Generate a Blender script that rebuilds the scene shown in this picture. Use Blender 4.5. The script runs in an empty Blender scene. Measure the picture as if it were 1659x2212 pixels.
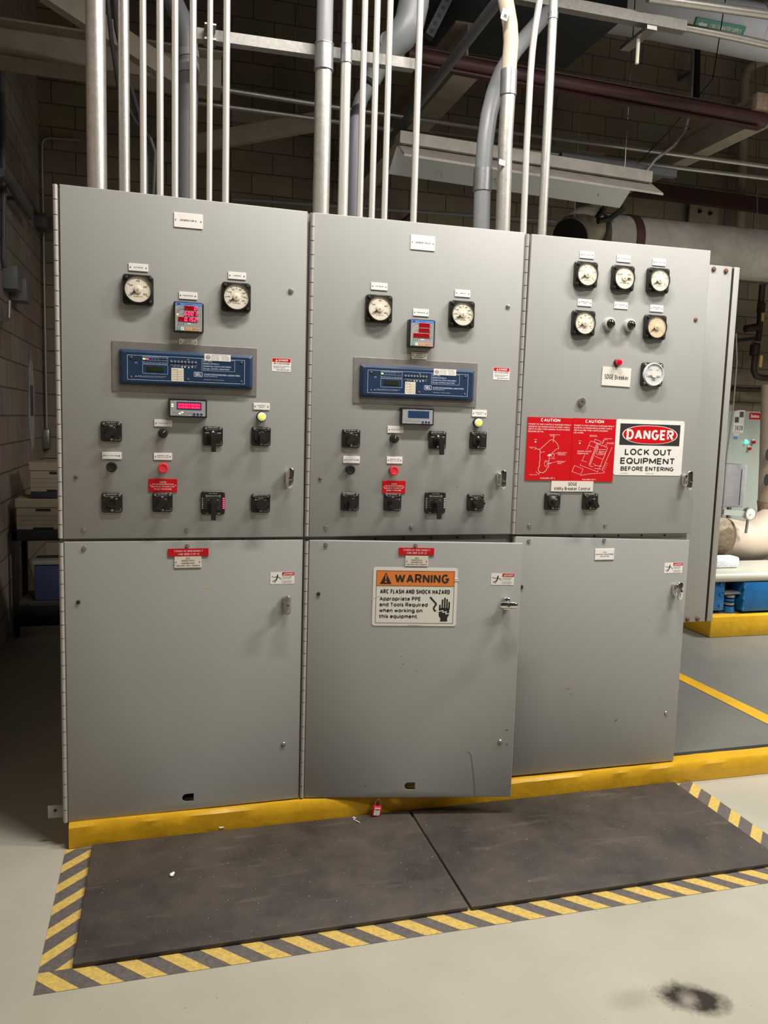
import bpy, bmesh, math, random
from mathutils import Vector, Matrix
random.seed(7)
PI = math.pi
SC = bpy.context.scene
COL = SC.collection

# ------------------------------------------------------------------ camera
FPX, CX, CY, CZ = 1711.98, 0.3656, -3.0973, 1.6602
YAW, PITCH, ROLL = 0.2746, -0.1129, 0.0304
def cam_axes():
    cy, sy, cp, sp = math.cos(YAW), math.sin(YAW), math.cos(PITCH), math.sin(PITCH)
    fwd = Vector((sy*cp, cy*cp, sp)); r0 = Vector((cy, -sy, 0)); u0 = r0.cross(fwd)
    cr, sr = math.cos(ROLL), math.sin(ROLL)
    return cr*r0+sr*u0, -sr*r0+cr*u0, fwd
R_, U_, F_ = cam_axes()
CAM = Vector((CX, CY, CZ))
cd = bpy.data.cameras.new('camera'); cam = bpy.data.objects.new('camera', cd); COL.objects.link(cam)
m = Matrix.Identity(4)
for i in range(3):
    m[i][0] = R_[i]; m[i][1] = U_[i]; m[i][2] = -F_[i]; m[i][3] = CAM[i]
cam.matrix_world = m
cd.sensor_fit = 'HORIZONTAL'; cd.sensor_width = 36; cd.lens = FPX/1659*36; cd.clip_start = .05
SC.camera = cam
def ray(px, py): return F_ + R_*((px-829.5)/FPX) - U_*((py-1106)/FPX)
def on(px, py, ax, v):
    d = ray(px, py); i = 'xyz'.index(ax); return CAM + d*((v-CAM[i])/d[i])
def fl(px, py, z=0.0): return on(px, py, 'z', z)

# ------------------------------------------------------------------ materials
MATS = {}
def mat(name, col, rough=.5, metal=0., emit=None, es=1., noise=0., nscale=8., bump=0., bscale=60., col2=None, spec=.5, coat=0.):
    if name in MATS: return MATS[name]
    M = bpy.data.materials.new(name); M.use_nodes = True; nt = M.node_tree; N = nt.nodes; L = nt.links
    b = N['Principled BSDF']
    b.inputs['Base Color'].default_value = (*col, 1); b.inputs['Roughness'].default_value = rough
    b.inputs['Metallic'].default_value = metal; b.inputs['Specular IOR Level'].default_value = spec
    b.inputs['Coat Weight'].default_value = coat
    if emit:
        b.inputs['Emission Color'].default_value = (*emit, 1); b.inputs['Emission Strength'].default_value = es
    if noise or bump:
        tc = N.new('ShaderNodeTexCoord')
    if noise:
        n = N.new('ShaderNodeTexNoise'); n.inputs['Scale'].default_value = nscale; n.inputs['Detail'].default_value = 6
        n.inputs['Roughness'].default_value = .65
        L.new(tc.outputs['Object'], n.inputs['Vector'])
        r = N.new('ShaderNodeValToRGB'); c2 = col2 or tuple(c*(1-noise) for c in col)
        r.color_ramp.elements[0].position = .3; r.color_ramp.elements[1].position = .7
        r.color_ramp.elements[0].color = (*c2, 1); r.color_ramp.elements[1].color = (*col, 1)
        L.new(n.outputs['Fac'], r.inputs['Fac']); L.new(r.outputs['Color'], b.inputs['Base Color'])
    if bump:
        n = N.new('ShaderNodeTexNoise'); n.inputs['Scale'].default_value = bscale; n.inputs['Detail'].default_value = 4
        L.new(tc.outputs['Object'], n.inputs['Vector'])
        bp = N.new('ShaderNodeBump'); bp.inputs['Strength'].default_value = bump; bp.inputs['Distance'].default_value = .01
        L.new(n.outputs['Fac'], bp.inputs['Height']); L.new(bp.outputs['Normal'], b.inputs['Normal'])
    MATS[name] = M; return M

GREY = mat('painted_grey_steel', (.345, .352, .34), .42, noise=.05, nscale=3, bump=.015, bscale=220, spec=.4)
GREYD = mat('cabinet_interior_grey', (.2, .2, .195), .6)
HINGE = mat('hinge_paint', (.50, .48, .45), .35, .25, noise=.1, nscale=30)
BLACK = mat('black_phenolic', (.018, .016, .015), .38)
BLACKM = mat('black_matt', (.012, .012, .012), .6)
PLATE = mat('dark_label_plate', (.03, .028, .027), .45)
WHITE = mat('white_plastic', (.85, .83, .80), .4)
OFFW = mat('aged_white_plastic', (.72, .68, .60), .45)
INK = mat('black_ink', (.02, .02, .02), .6)
INKG = mat('grey_ink', (.09, .09, .09), .6)
RED = mat('red_plastic', (.62, .012, .015), .4)
REDS = mat('red_sign', (.60, .006, .012), .32)
REDB = mat('red_button', (.75, .04, .05), .35)
CREAM = mat('cream_dial', (.80, .75, .62), .5)
TAN = mat('tan_dial', (.70, .58, .40), .55, noise=.08, nscale=40)
SILV = mat('satin_dial', (.66, .68, .68), .4)
CHROME = mat('chrome', (.72, .72, .72), .12, 1.)
STEEL = mat('plain_steel', (.45, .44, .42), .38, .9, noise=.2, nscale=60)
SCREW = mat('tarnished_screw', (.36, .31, .26), .4, .8)
RUSTS = mat('rusty_bolt', (.25, .15, .09), .6, .5, noise=.5, nscale=80)
GALV = mat('galvanised_steel', (.50, .485, .455), .4, .7, noise=.22, nscale=45, bump=.05, bscale=150)
STRUTM = mat('strut_steel', (.30, .29, .275), .5, .35, noise=.3, nscale=60)
EMT = mat('bright_conduit', (.62, .60, .56), .33, .5, noise=.06, nscale=25)
PVC = mat('grey_pvc', (.20, .212, .225), .42)
PVCD = mat('weathered_pvc', (.13, .14, .155), .5)
TANP = mat('tan_painted_pvc', (.52, .44, .34), .45)
COUP = mat('coupling_zinc', (.36, .365, .38), .38, .7, noise=.25, nscale=70)
ALU = mat('brushed_aluminium', (.40, .385, .37), .45, .7, noise=.22, nscale=14)
BLUE = mat('relay_blue', (.015, .038, .092), .35)
BLUEL = mat('light_blue_print', (.55, .65, .80), .5)
LCD = mat('dark_lcd', (.025, .03, .012), .25)
LCDB = mat('blue_lcd', (.025, .05, .10), .25)
BLUER = mat('bezel_dark_blue', (.02, .05, .20), .3)
PMG = mat('meter_face_grey', (.33, .34, .35), .45)
PMB = mat('meter_strip_blue', (.10, .25, .68), .4)
LEDW = mat('display_red_window', (.30, .004, .010), .25)
LEDR = mat('lit_red_digits', (.8, .02, .05), .4, emit=(1., .05, .17), es=1.9)
LEDR2 = mat('lit_red_panel', (.5, .0, .03), .4, emit=(1., .0, .03), es=.34)
LEDG = mat('lit_green_led', (.3, .8, .1), .4, emit=(.45, 1., .12), es=1.6)
LEDY = mat('lit_yellow_led', (.8, .8, .3), .4, emit=(.95, 1., .45), es=1.4)
LENSY = mat('yellow_lens', (.75, .74, .50), .3, emit=(.9, .9, .45), es=.25)
LENSYC = mat('yellow_lens_core', (.8, .85, .05), .3, emit=(.85, 1., .02), es=.75)
TEAL = mat('teal_key', (.08, .35, .38), .5)
ORANGEK = mat('orange_key', (.78, .38, .16), .5)
ORANGE = mat('sign_orange', (.80, .23, .045), .4)
LEGENDC = mat('copper_tinted_lettering', (.55, .42, .33), .5)
YEL = mat('yellow_floor_paint', (.74, .42, .012), .42, noise=.22, nscale=7, bump=.25, bscale=22)
YELT = mat('yellow_tape', (.74, .52, .11), .5, noise=.30, nscale=70, col2=(.42, .31, .11))
GRYT = mat('dark_tape', (.15, .135, .13), .5, noise=.45, nscale=60)
CREAMST = mat('cream_painted_steel', (.42, .37, .30), .6, noise=.25, nscale=6)
REDIRON = mat('red_oxide_steel', (.075, .028, .026), .55, noise=.3, nscale=5)
INSUL = mat('white_pipe_insulation', (.60, .60, .62), .75, noise=.12, nscale=5, bump=.5, bscale=9)
INSULB = mat('beige_pipe_insulation', (.58, .48, .38), .6, noise=.12, nscale=4, bump=.2, bscale=8)
INSULD = mat('dusty_pipe_insulation', (.46, .43, .39), .8, noise=.4, nscale=4, bump=.4, bscale=12)
INSULR = mat('torn_insulation', (.52, .42, .30), .95, noise=.5, nscale=22, bump=1., bscale=40)
WOOL = mat('foil_faced_wool', (.84, .87, .94), .7, noise=.2, nscale=30, bump=.5, bscale=45)
DUCT = mat('slate_duct', (.035, .042, .052), .5)
FIXW = mat('dusty_fixture_white', (.50, .46, .42), .5, noise=.3, nscale=9)
FIXB = mat('fixture_reflector_white', (.80, .84, .88), .35)
BRNP = mat('brown_process_pipe', (.055, .035, .028), .5, noise=.4, nscale=10)
BEIGP = mat('beige_painted_pipe', (.42, .37, .26), .5, noise=.15, nscale=8)
GREEN = mat('green_marker', (.01, .22, .14), .4)
DRIVE = mat('grey_green_enclosure', (.44, .49, .43), .45)
MBLUE = mat('machine_blue', (.01, .15, .42), .4, noise=.3, nscale=7)
MCREAM = mat('machine_cream', (.50, .50, .42), .45)
CARD = mat('archive_card', (.36, .30, .22), .8)
TOTE = mat('blue_tote', (.06, .07, .16), .35)
TOTEL = mat('grey_tote_lid', (.30, .31, .27), .5)
RUSTM = mat('rust_edge', (.48, .33, .25), .7, noise=.5, nscale=30)
PATCH = mat('white_wall_patch', (.62, .62, .62), .8, noise=.4, nscale=14)
WIREB = mat('dark_cable', (.05, .05, .055), .5)
WIREY = mat('yellow_handle', (.75, .50, .16), .4)
CLIP = mat('white_debris', (.85, .84, .80), .6)
BULB = mat('dark_lamp_glass', (.02, .012, .01), .06, coat=.6)
REDL = mat('red_lamp_lens', (.62, .0, .02), .12, emit=(.9, .01, .02), es=.12)

def glass_mat():
    M = bpy.data.materials.new('meter_glass'); M.use_nodes = True; nt = M.node_tree; nt.nodes.clear()
    o = nt.nodes.new('ShaderNodeOutputMaterial'); mx = nt.nodes.new('ShaderNodeMixShader')
    t = nt.nodes.new('ShaderNodeBsdfTransparent'); g = nt.nodes.new('ShaderNodeBsdfGlossy'); g.inputs['Roughness'].default_value = .05
    mx.inputs[0].default_value = .05; nt.links.new(t.outputs[0], mx.inputs[1]); nt.links.new(g.outputs[0], mx.inputs[2])
    nt.links.new(mx.outputs[0], o.inputs[0]); return M
GLASS = glass_mat()

def block_mat(name, ax, c1, c2, mort):
    M = bpy.data.materials.new(name); M.use_nodes = True; nt = M.node_tree; N = nt.nodes; L = nt.links; b = N['Principled BSDF']
    tc = N.new('ShaderNodeTexCoord'); sp = N.new('ShaderNodeSeparateXYZ'); cb = N.new('ShaderNodeCombineXYZ')
    L.new(tc.outputs['Object'], sp.inputs[0]); L.new(sp.outputs[ax], cb.inputs[0]); L.new(sp.outputs['Z'], cb.inputs[1])
    br = N.new('ShaderNodeTexBrick'); br.inputs['Scale'].default_value = 1; br.inputs['Brick Width'].default_value = .406
    br.inputs['Row Height'].default_value = .203; br.inputs['Mortar Size'].default_value = .006; br.inputs['Mortar Smooth'].default_value = .3
    br.inputs['Color1'].default_value = (*c1, 1); br.inputs['Color2'].default_value = (*c2, 1); br.inputs['Mortar'].default_value = (*mort, 1)
    L.new(cb.outputs[0], br.inputs['Vector'])
    n = N.new('ShaderNodeTexNoise'); n.inputs['Scale'].default_value = 2.2; n.inputs['Detail'].default_value = 7
    L.new(tc.outputs['Object'], n.inputs['Vector'])
    mx = N.new('ShaderNodeMix'); mx.data_type = 'RGBA'; mx.blend_type = 'MULTIPLY'; mx.inputs[0].default_value = .55
    L.new(br.outputs['Color'], mx.inputs[6]); L.new(n.outputs['Color'], mx.inputs[7])
    hs = N.new('ShaderNodeHueSaturation'); hs.inputs['Value'].default_value = 1.5; hs.inputs['Saturation'].default_value = .9
    L.new(mx.outputs[2], hs.inputs['Color']); L.new(hs.outputs[0], b.inputs['Base Color'])
    b.inputs['Roughness'].default_value = .75
    n2 = N.new('ShaderNodeTexNoise'); n2.inputs['Scale'].default_value = 90; L.new(tc.outputs['Object'], n2.inputs['Vector'])
    ma = N.new('ShaderNodeMath'); ma.operation = 'MULTIPLY_ADD'; ma.inputs[1].default_value = -1.2
    L.new(br.outputs['Fac'], ma.inputs[0]); L.new(n2.outputs['Fac'], ma.inputs[2])
    bp = N.new('ShaderNodeBump'); bp.inputs['Strength'].default_value = .6; bp.inputs['Distance'].default_value = .01
    L.new(ma.outputs[0], bp.inputs['Height']); L.new(bp.outputs[0], b.inputs['Normal'])
    return M
BLOCKB = block_mat('concrete_block_back', 'X', (.30, .235, .165), (.25, .195, .14), (.10, .07, .045))
BLOCKL = block_mat('concrete_block_left', 'Y', (.33, .27, .22), (.27, .22, .175), (.12, .085, .06))

def floor_mat():
    M = bpy.data.materials.new('painted_concrete_floor'); M.use_nodes = True; nt = M.node_tree; N = nt.nodes; L = nt.links; b = N['Principled BSDF']
    tc = N.new('ShaderNodeTexCoord')
    n = N.new('ShaderNodeTexNoise'); n.inputs['Scale'].default_value = 1.6; n.inputs['Detail'].default_value = 8; n.inputs['Roughness'].default_value = .6
    L.new(tc.outputs['Object'], n.inputs['Vector'])
    r = N.new('ShaderNodeValToRGB'); r.color_ramp.elements[0].position = .35; r.color_ramp.elements[1].position = .7
    r.color_ramp.elements[0].color = (.375, .36, .30, 1); r.color_ramp.elements[1].color = (.45, .43, .365, 1)
    L.new(n.outputs['Fac'], r.inputs[0]); prev = r.outputs[0]
    def blob(center, rad, thr0, thr1, colr, fac, nscale, seed, edge=.5, ang=0.):
        nonlocal prev
        mp = N.new('ShaderNodeMapping'); mp.vector_type = 'POINT'
        s1 = N.new('ShaderNodeVectorMath'); s1.operation = 'SUBTRACT'; s1.inputs[1].default_value = (*center, 0); L.new(tc.outputs['Object'], s1.inputs[0])
        rt = N.new('ShaderNodeVectorRotate'); rt.inputs['Angle'].default_value = ang; L.new(s1.outputs[0], rt.inputs[0])
        s2 = N.new('ShaderNodeVectorMath'); s2.operation = 'DIVIDE'; s2.inputs[1].default_value = (rad[0], rad[1], 1); L.new(rt.outputs[0], s2.inputs[0])
        ln = N.new('ShaderNodeVectorMath'); ln.operation = 'LENGTH'; L.new(s2.outputs[0], ln.inputs[0])
        ns = N.new('ShaderNodeTexNoise'); ns.inputs['Scale'].default_value = nscale; ns.inputs['Detail'].default_value = 8; ns.inputs['Roughness'].default_value = .75
        of = N.new('ShaderNodeVectorMath'); of.operation = 'ADD'; of.inputs[1].default_value = (seed, seed, 0); L.new(tc.outputs['Object'], of.inputs[0]); L.new(of.outputs[0], ns.inputs['Vector'])
        ad = N.new('ShaderNodeMath'); ad.operation = 'MULTIPLY_ADD'; ad.inputs[1].default_value = edge; L.new(ns.outputs['Fac'], ad.inputs[0]); L.new(ln.outputs['Value'], ad.inputs[2])
        mr = N.new('ShaderNodeMapRange'); mr.inputs['From Min'].default_value = thr1; mr.inputs['From Max'].default_value = thr0
        mr.inputs['To Min'].default_value = 0; mr.inputs['To Max'].default_value = fac
        L.new(ad.outputs[0], mr.inputs['Value'])
        mx = N.new('ShaderNodeMix'); mx.data_type = 'RGBA'; mx.inputs[7].default_value = (*colr, 1)
        L.new(mr.outputs[0], mx.inputs[0]); L.new(prev, mx.inputs[6]); prev = mx.outputs[2]
    blob((1.69, -1.235), (.10, .055), .8, 1.5, (.24, .215, .175), .42, 17, 3., 1.)
    blob((1.87, -1.275), (.118, .072), 1.0, 1.5, (.016, .012, .009), .97, 19, 0., .95, .5)
    blob((1.85, -1.28), (.05, .085),   .6, 1.3, (.42, .39, .33), .6, 38, 5., 1.1, .5)
    blob((2.42, -1.30), (.03, .05), .5, 1.2, (.08, .08, .065), .6, 30, 8., .8)
    # speckle
    v = N.new('ShaderNodeTexNoise'); v.inputs['Scale'].default_value = 55; v.inputs['Detail'].default_value = 2; L.new(tc.outputs['Object'], v.inputs['Vector'])
    mr = N.new('ShaderNodeMapRange'); mr.inputs['From Min'].default_value = .735; mr.inputs['From Max'].default_value = .77; mr.inputs['To Max'].default_value = .7
    L.new(v.outputs['Fac'], mr.inputs['Value'])
    mx = N.new('ShaderNodeMix'); mx.data_type = 'RGBA'; mx.inputs[7].default_value = (.12, .10, .08, 1)
    L.new(mr.outputs[0], mx.inputs[0]); L.new(prev, mx.inputs[6])
    L.new(mx.outputs[2], b.inputs['Base Color']); b.inputs['Roughness'].default_value = .42; b.inputs['Specular IOR Level'].default_value = .35
    return M
FLOOR = floor_mat()
SLABM = mat('grey_slab_paint', (.165, .167, .15), .4, noise=.15, nscale=2, spec=.4)

def mat_mat():
    M = bpy.data.materials.new('worn_rubber'); M.use_nodes = True; nt = M.node_tree; N = nt.nodes; L = nt.links; b = N['Principled BSDF']
    tc = N.new('ShaderNodeTexCoord')
    n = N.new('ShaderNodeTexNoise'); n.inputs['Scale'].default_value = 2.5; n.inputs['Detail'].default_value = 10; n.inputs['Roughness'].default_value = .7
    L.new(tc.outputs['Object'], n.inputs['Vector'])
    r = N.new('ShaderNodeValToRGB'); e = r.color_ramp.elements; e[0].position = .36; e[1].position = .68
    e[0].color = (.026, .022, .020, 1); e[1].color = (.085, .068, .058, 1)
    L.new(n.outputs['Fac'], r.inputs[0])
    v = N.new('ShaderNodeTexNoise'); v.inputs['Scale'].default_value = 60; v.inputs['Detail'].default_value = 8; v.inputs['Roughness'].default_value = .8; L.new(tc.outputs['Object'], v.inputs['Vector'])
    mr = N.new('ShaderNodeMapRange'); mr.inputs['From Min'].default_value = .62; mr.inputs['From Max'].default_value = .80; mr.inputs['To Max'].default_value = .75
    L.new(v.outputs['Fac'], mr.inputs['Value'])
    mx = N.new('ShaderNodeMix'); mx.data_type = 'RGBA'; mx.inputs[7].default_value = (.26, .22, .18, 1)
    L.new(mr.outputs[0], mx.inputs[0]); L.new(r.outputs[0], mx.inputs[6])
    # long scuffs
    mp = N.new('ShaderNodeMapping'); mp.inputs['Scale'].default_value = (1.3, 9, 1); mp.inputs['Rotation'].default_value = (0, 0, -.35); L.new(tc.outputs['Object'], mp.inputs[0])
    s = N.new('ShaderNodeTexNoise'); s.inputs['Scale'].default_value = 2.2; s.inputs['Detail'].default_value = 7; L.new(mp.outputs[0], s.inputs['Vector'])
    m2 = N.new('ShaderNodeMapRange'); m2.inputs['From Min'].default_value = .6; m2.inputs['From Max'].default_value = .75; m2.inputs['To Max'].default_value = .35
    L.new(s.outputs['Fac'], m2.inputs['Value'])
    x2 = N.new('ShaderNodeMix'); x2.data_type = 'RGBA'; x2.inputs[7].default_value = (.19, .155, .125, 1)
    L.new(m2.outputs[0], x2.inputs[0]); L.new(mx.outputs[2], x2.inputs[6])
    k = N.new('ShaderNodeTexNoise'); k.inputs['Scale'].default_value = 130; k.inputs['Detail'].default_value = 1; L.new(tc.outputs['Object'], k.inputs['Vector'])
    m3 = N.new('ShaderNodeMapRange'); m3.inputs['From Min'].default_value = .76; m3.inputs['From Max'].default_value = .80; m3.inputs['To Max'].default_value = .8
    L.new(k.outputs['Fac'], m3.inputs['Value'])
    x3 = N.new('ShaderNodeMix'); x3.data_type = 'RGBA'; x3.inputs[7].default_value = (.5, .46, .42, 1)
    L.new(m3.outputs[0], x3.inputs[0]); L.new(x2.outputs[2], x3.inputs[6])
    L.new(x3.outputs[2], b.inputs['Base Color']); b.inputs['Roughness'].default_value = .62
    bn = N.new('ShaderNodeTexNoise'); bn.inputs['Scale'].default_value = 300; L.new(tc.outputs['Object'], bn.inputs['Vector'])
    bp = N.new('ShaderNodeBump'); bp.inputs['Strength'].default_value = .25; bp.inputs['Distance'].default_value = .004
    L.new(bn.outputs['Fac'], bp.inputs['Height']); L.new(bp.outputs[0], b.inputs['Normal'])
    return M
RUBBER = mat_mat()

# ------------------------------------------------------------------ mesh builder
# ---- single-stroke lettering: glyphs as centre lines in a unit box, drawn as mitred ribbons
def _arc(cx, cy, rx, ry, a0, a1, n=8): return [(cx+rx*math.cos(math.radians(a0+(a1-a0)*i/n)), cy+ry*math.sin(math.radians(a0+(a1-a0)*i/n))) for i in range(n+1)]
def _O(cx=.5, cy=.5, rx=.5, ry=.5, n=18): return _arc(cx, cy, rx, ry, 90, 450, n)
def _sc(ps, k): return [[(x, y*k) for x, y in p] for p in ps]
_S = [_arc(.5, .745, .46, .255, 25, 270, 10)+_arc(.5, .245, .5, .245, 90, -155, 10)[1:]]
_P = [(0, 0), (0, 1), (.55, 1)]+_arc(.6, .73, .4, .27, 90, -90)+[(0, .46)]
GL = {
'A': (.78, [[(0, 0), (.5, 1), (1, 0)], [(.17, .3), (.83, .3)]]), 'B': (.68, [[(0, .52), (0, 1), (.55, 1)]+_arc(.6, .76, .34, .24, 90, -90)+[(0, .52), (0, 0), (.55, 0)]+_arc(.62, .26, .38, .26, -90, 90)+[(.5, .52)]]),
'C': (.74, [_arc(.5, .5, .5, .5, 48, 312, 16)]), 'D': (.72, [[(0, .5), (0, 1), (.35, 1)]+_arc(.45, .5, .55, .5, 90, -90, 12)+[(.35, 0), (0, 0), (0, .5)]]),
'E': (.62, [[(1, 1), (0, 1), (0, 0), (1, 0)], [(0, .52), (.92, .52)]]), 'F': (.58, [[(1, 1), (0, 1), (0, 0)], [(0, .5), (.88, .5)]]),
'G': (.78, [_arc(.5, .5, .5, .5, 48, 345, 16)+[(1, .46), (.55, .46)]]), 'H': (.70, [[(0, 0), (0, 1)], [(1, 0), (1, 1)], [(0, .52), (1, .52)]]),
'I': (0., [[(.5, 0), (.5, 1)]]), 'J': (.55, [[(1, 1), (1, .3)]+_arc(.5, .3, .5, .3, 0, -170)]), 'K': (.70, [[(0, 0), (0, 1)], [(0, .33), (.95, 1)], [(.33, .56), (1, 0)]]),
'L': (.56, [[(0, 1), (0, 0), (1, 0)]]), 'M': (.86, [[(0, 0), (0, 1), (.5, .15), (1, 1), (1, 0)]]), 'N': (.72, [[(0, 0), (0, 1), (1, 0), (1, 1)]]),
'O': (.80, [_O()]), 'P': (.66, [_P]), 'Q': (.80, [_O(), [(.6, .28), (1, -.04)]]), 'R': (.70, [_P, [(.5, .46), (1, 0)]]), 'S': (.68, _S),
'T': (.68, [[(0, 1), (1, 1)], [(.5, 1), (.5, 0)]]), 'U': (.70, [[(0, 1), (0, .35)]+_arc(.5, .35, .5, .35, 180, 360, 10)+[(1, 1)]]), 'V': (.74, [[(0, 1), (.5, 0), (1, 1)]]),
'W': (1.08, [[(0, 1), (.25, 0), (.5, .95), (.75, 0), (1, 1)]]), 'X': (.72, [[(0, 0), (1, 1)], [(0, 1), (1, 0)]]), 'Y': (.72, [[(0, 1), (.5, .45), (1, 1)], [(.5, .45), (.5, 0)]]), 'Z': (.68, [[(0, 1), (1, 1), (0, 0), (1, 0)]]),
'0': (.58, [_O()]), '1': (.30, [[(0, .78), (.9, 1), (.9, 0)]]), '2': (.58, [_arc(.5, .72, .48, .28, 170, -35, 10)+[(0, 0), (1, 0)]]), '3': (.58, [_arc(.48, .76, .42, .24, 150, -80, 10)+_arc(.46, .26, .54, .26, 80, -150, 10)]),
'4': (.60, [[(.75, 0), (.75, 1), (0, .28), (1, .28)]]), '5': (.58, [[(.92, 1), (.12, 1), (.04, .5)]+_arc(.45, .32, .55, .32, 115, -150, 12)]), '6': (.58, [[(.85, .95)]+_arc(.6, .5, .6, .48, 110, 190, 6), _O(.5, .31, .5, .31)]),
'7': (.56, [[(0, 1), (1, 1), (.35, 0)]]), '8': (.58, [_O(.5, .76, .42, .24), _O(.5, .26, .5, .26)]), '9': (.58, [_O(.5, .69, .5, .31), _arc(.4, .5, .6, .5, 10, -70, 6)]),
'.': (0., [[(.5, -.12), (.5, .08)]]), ',': (0., [[(.5, .08), (.3, -.18)]]), '-': (.36, [[(0, .42), (1, .42)]]), '/': (.4, [[(0, -.05), (1, 1.05)]]), '#': (.62, [[(.3, .1), (.42, .9)], [(.62, .1), (.74, .9)], [(0, .35), (.95, .35)], [(.05, .66), (1, .66)]]),
'(': (.34, [[(1, 1.1), (.15, .78), (.15, .22), (1, -.1)]]), ')': (.34, [[(0, 1.1), (.85, .78), (.85, .22), (0, -.1)]]), '=': (.5, [[(0, .33), (1, .33)], [(0, .62), (1, .62)]]), '&': (.75, [[(1, 0), (.25, .75)]+_arc(.5, .8, .27, .2, 200, -20, 8)+[(.1, .4)]+_arc(.42, .25, .42, .25, 150, 340, 8)+[(.95, .45)]]),
'^': (.6, [[(0, .2), (.5, .9), (1, .2), (0, .2)]]), ':': (0., [[(.5, .1), (.5, .22)], [(.5, .6), (.5, .72)]]), '+': (.6, [[(0, .5), (1, .5)], [(.5, .1), (.5, .9)]]),
'a': (.64, [[(.04, .52)]+_arc(.48, .5, .42, .22, 150, 0, 8)+[(.90, .12), (1, 0)], _O(.44, .21, .44, .21)]), 'b': (.66, [[(0, 0), (0, 1)], _O(.5, .36, .5, .36)]), 'c': (.62, [_arc(.5, .36, .5, .36, 45, 315, 12)]), 'd': (.66, [[(1, 0), (1, 1)], _O(.5, .36, .5, .36)]),
'e': (.66, [[(.02, .38), (1, .38)]+_arc(.5, .36, .5, .36, 5, 318, 14)]), 'f': (.42, [[(.4, 0), (.4, .75)]+_arc(.8, .75, .4, .23, 180, 90, 5), [(-.3, .66), (1.15, .66)]]), 'g': (.66, [_O(.5, .36, .5, .36), [(1, .72), (1, -.08)]+_arc(.5, -.08, .5, .2, 0, -155, 8)]),
'h': (.64, [[(0, 0), (0, 1)], [(0, .38)]+_arc(.5, .42, .5, .3, 180, 0, 8)+[(1, 0)]]), 'i': (0., [[(.5, 0), (.5, .72)], [(.5, .86), (.5, 1.06)]]), 'j': (.2, [[(.8, .72), (.8, -.2), (.2, -.25)], [(.8, .88), (.8, 1)]]), 'k': (.64, [[(0, 0), (0, 1)], [(0, .26), (.9, .72)], [(.38, .42), (1, 0)]]), 'l': (0., [[(.5, 0), (.5, 1)]]),
'm': (.88, [[(0, 0), (0, .72)], [(0, .38)]+_arc(.25, .46, .25, .26, 180, 0, 6)+[(.5, 0)], [(.5, .38)]+_arc(.75, .46, .25, .26, 180, 0, 6)+[(1, 0)]]), 'n': (.64, [[(0, 0), (0, .72)], [(0, .38)]+_arc(.5, .42, .5, .3, 180, 0, 8)+[(1, 0)]]), 'o': (.68, [_O(.5, .36, .5, .36)]),
'p': (.66, [[(0, -.28), (0, .72)], _O(.5, .36, .5, .36)]), 'q': (.66, [[(1, -.28), (1, .72)], _O(.5, .36, .5, .36)]), 'r': (.42, [[(0, 0), (0, .72)], [(0, .38)]+_arc(.8, .36, .8, .36, 180, 80, 6)]), 's': (.50, _sc(_S, .72)), 't': (.43, [[(.4, .95), (.4, .15), (.6, 0), (1.05, 0)], [(-.4, .66), (1.2, .66)]]),
'u': (.64, [[(0, .72), (0, .3)]+_arc(.5, .3, .5, .3, 180, 360, 8)+[(1, .72)], [(1, .4), (1, 0)]]), 'v': (.54, [[(0, .72), (.5, 0), (1, .72)]]), 'w': (.84, [[(0, .72), (.25, 0), (.5, .68), (.75, 0), (1, .72)]]), 'x': (.54, [[(0, 0), (1, .72)], [(0, .72), (1, 0)]]), 'y': (.66, [[(0, .72), (.52, 0)], [(1, .72), (.42, -.28), (.1, -.28)]]), 'z': (.5, [[(0, .72), (1, .72), (0, 0), (1, 0)]]),
}
def sharp(P):
    out, cur = [], [P[0]]
    for i in range(1, len(P)):
        cur.append(P[i])
        if i < len(P)-1:
            a, b, c = P[i-1], P[i], P[i+1]; d = (b[0]-a[0])*(c[0]-b[0])+(b[1]-a[1])*(c[1]-b[1])
            if d < -.25*math.hypot(b[0]-a[0], b[1]-a[1])*math.hypot(c[0]-b[0], c[1]-b[1]): out.append(cur); cur = [b]
    out.append(cur); return out
def ribbon(P, w):
    """left and right offset points of a mitred polyline"""
    n = len(P); cl = n > 3 and abs(P[0][0]-P[-1][0])+abs(P[0][1]-P[-1][1]) < 1e-6
    L, R = [], []
    def nrm(a, b):
        dx, dy = b[0]-a[0], b[1]-a[1]; l = math.hypot(dx, dy) or 1e-9; return (-dy/l, dx/l)
    for i in range(n):
        a = P[i-1] if i > 0 else (P[-2] if cl else None); c = P[i+1] if i < n-1 else (P[1] if cl else None)
        n1 = nrm(a, P[i]) if a else None; n2 = nrm(P[i], c) if c else None
        if n1 and n2:
            mx, my = n1[0]+n2[0], n1[1]+n2[1]; l2 = mx*mx+my*my
            if l2 < .25: mx, my = n1; k = 1
            else: k = min(2/l2, 1.9)
            ox, oy = mx*k, my*k
        else: ox, oy = n1 or n2
        L.append((P[i][0]+ox*w/2, P[i][1]+oy*w/2)); R.append((P[i][0]-ox*w/2, P[i][1]-oy*w/2))
    return L, R

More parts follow.
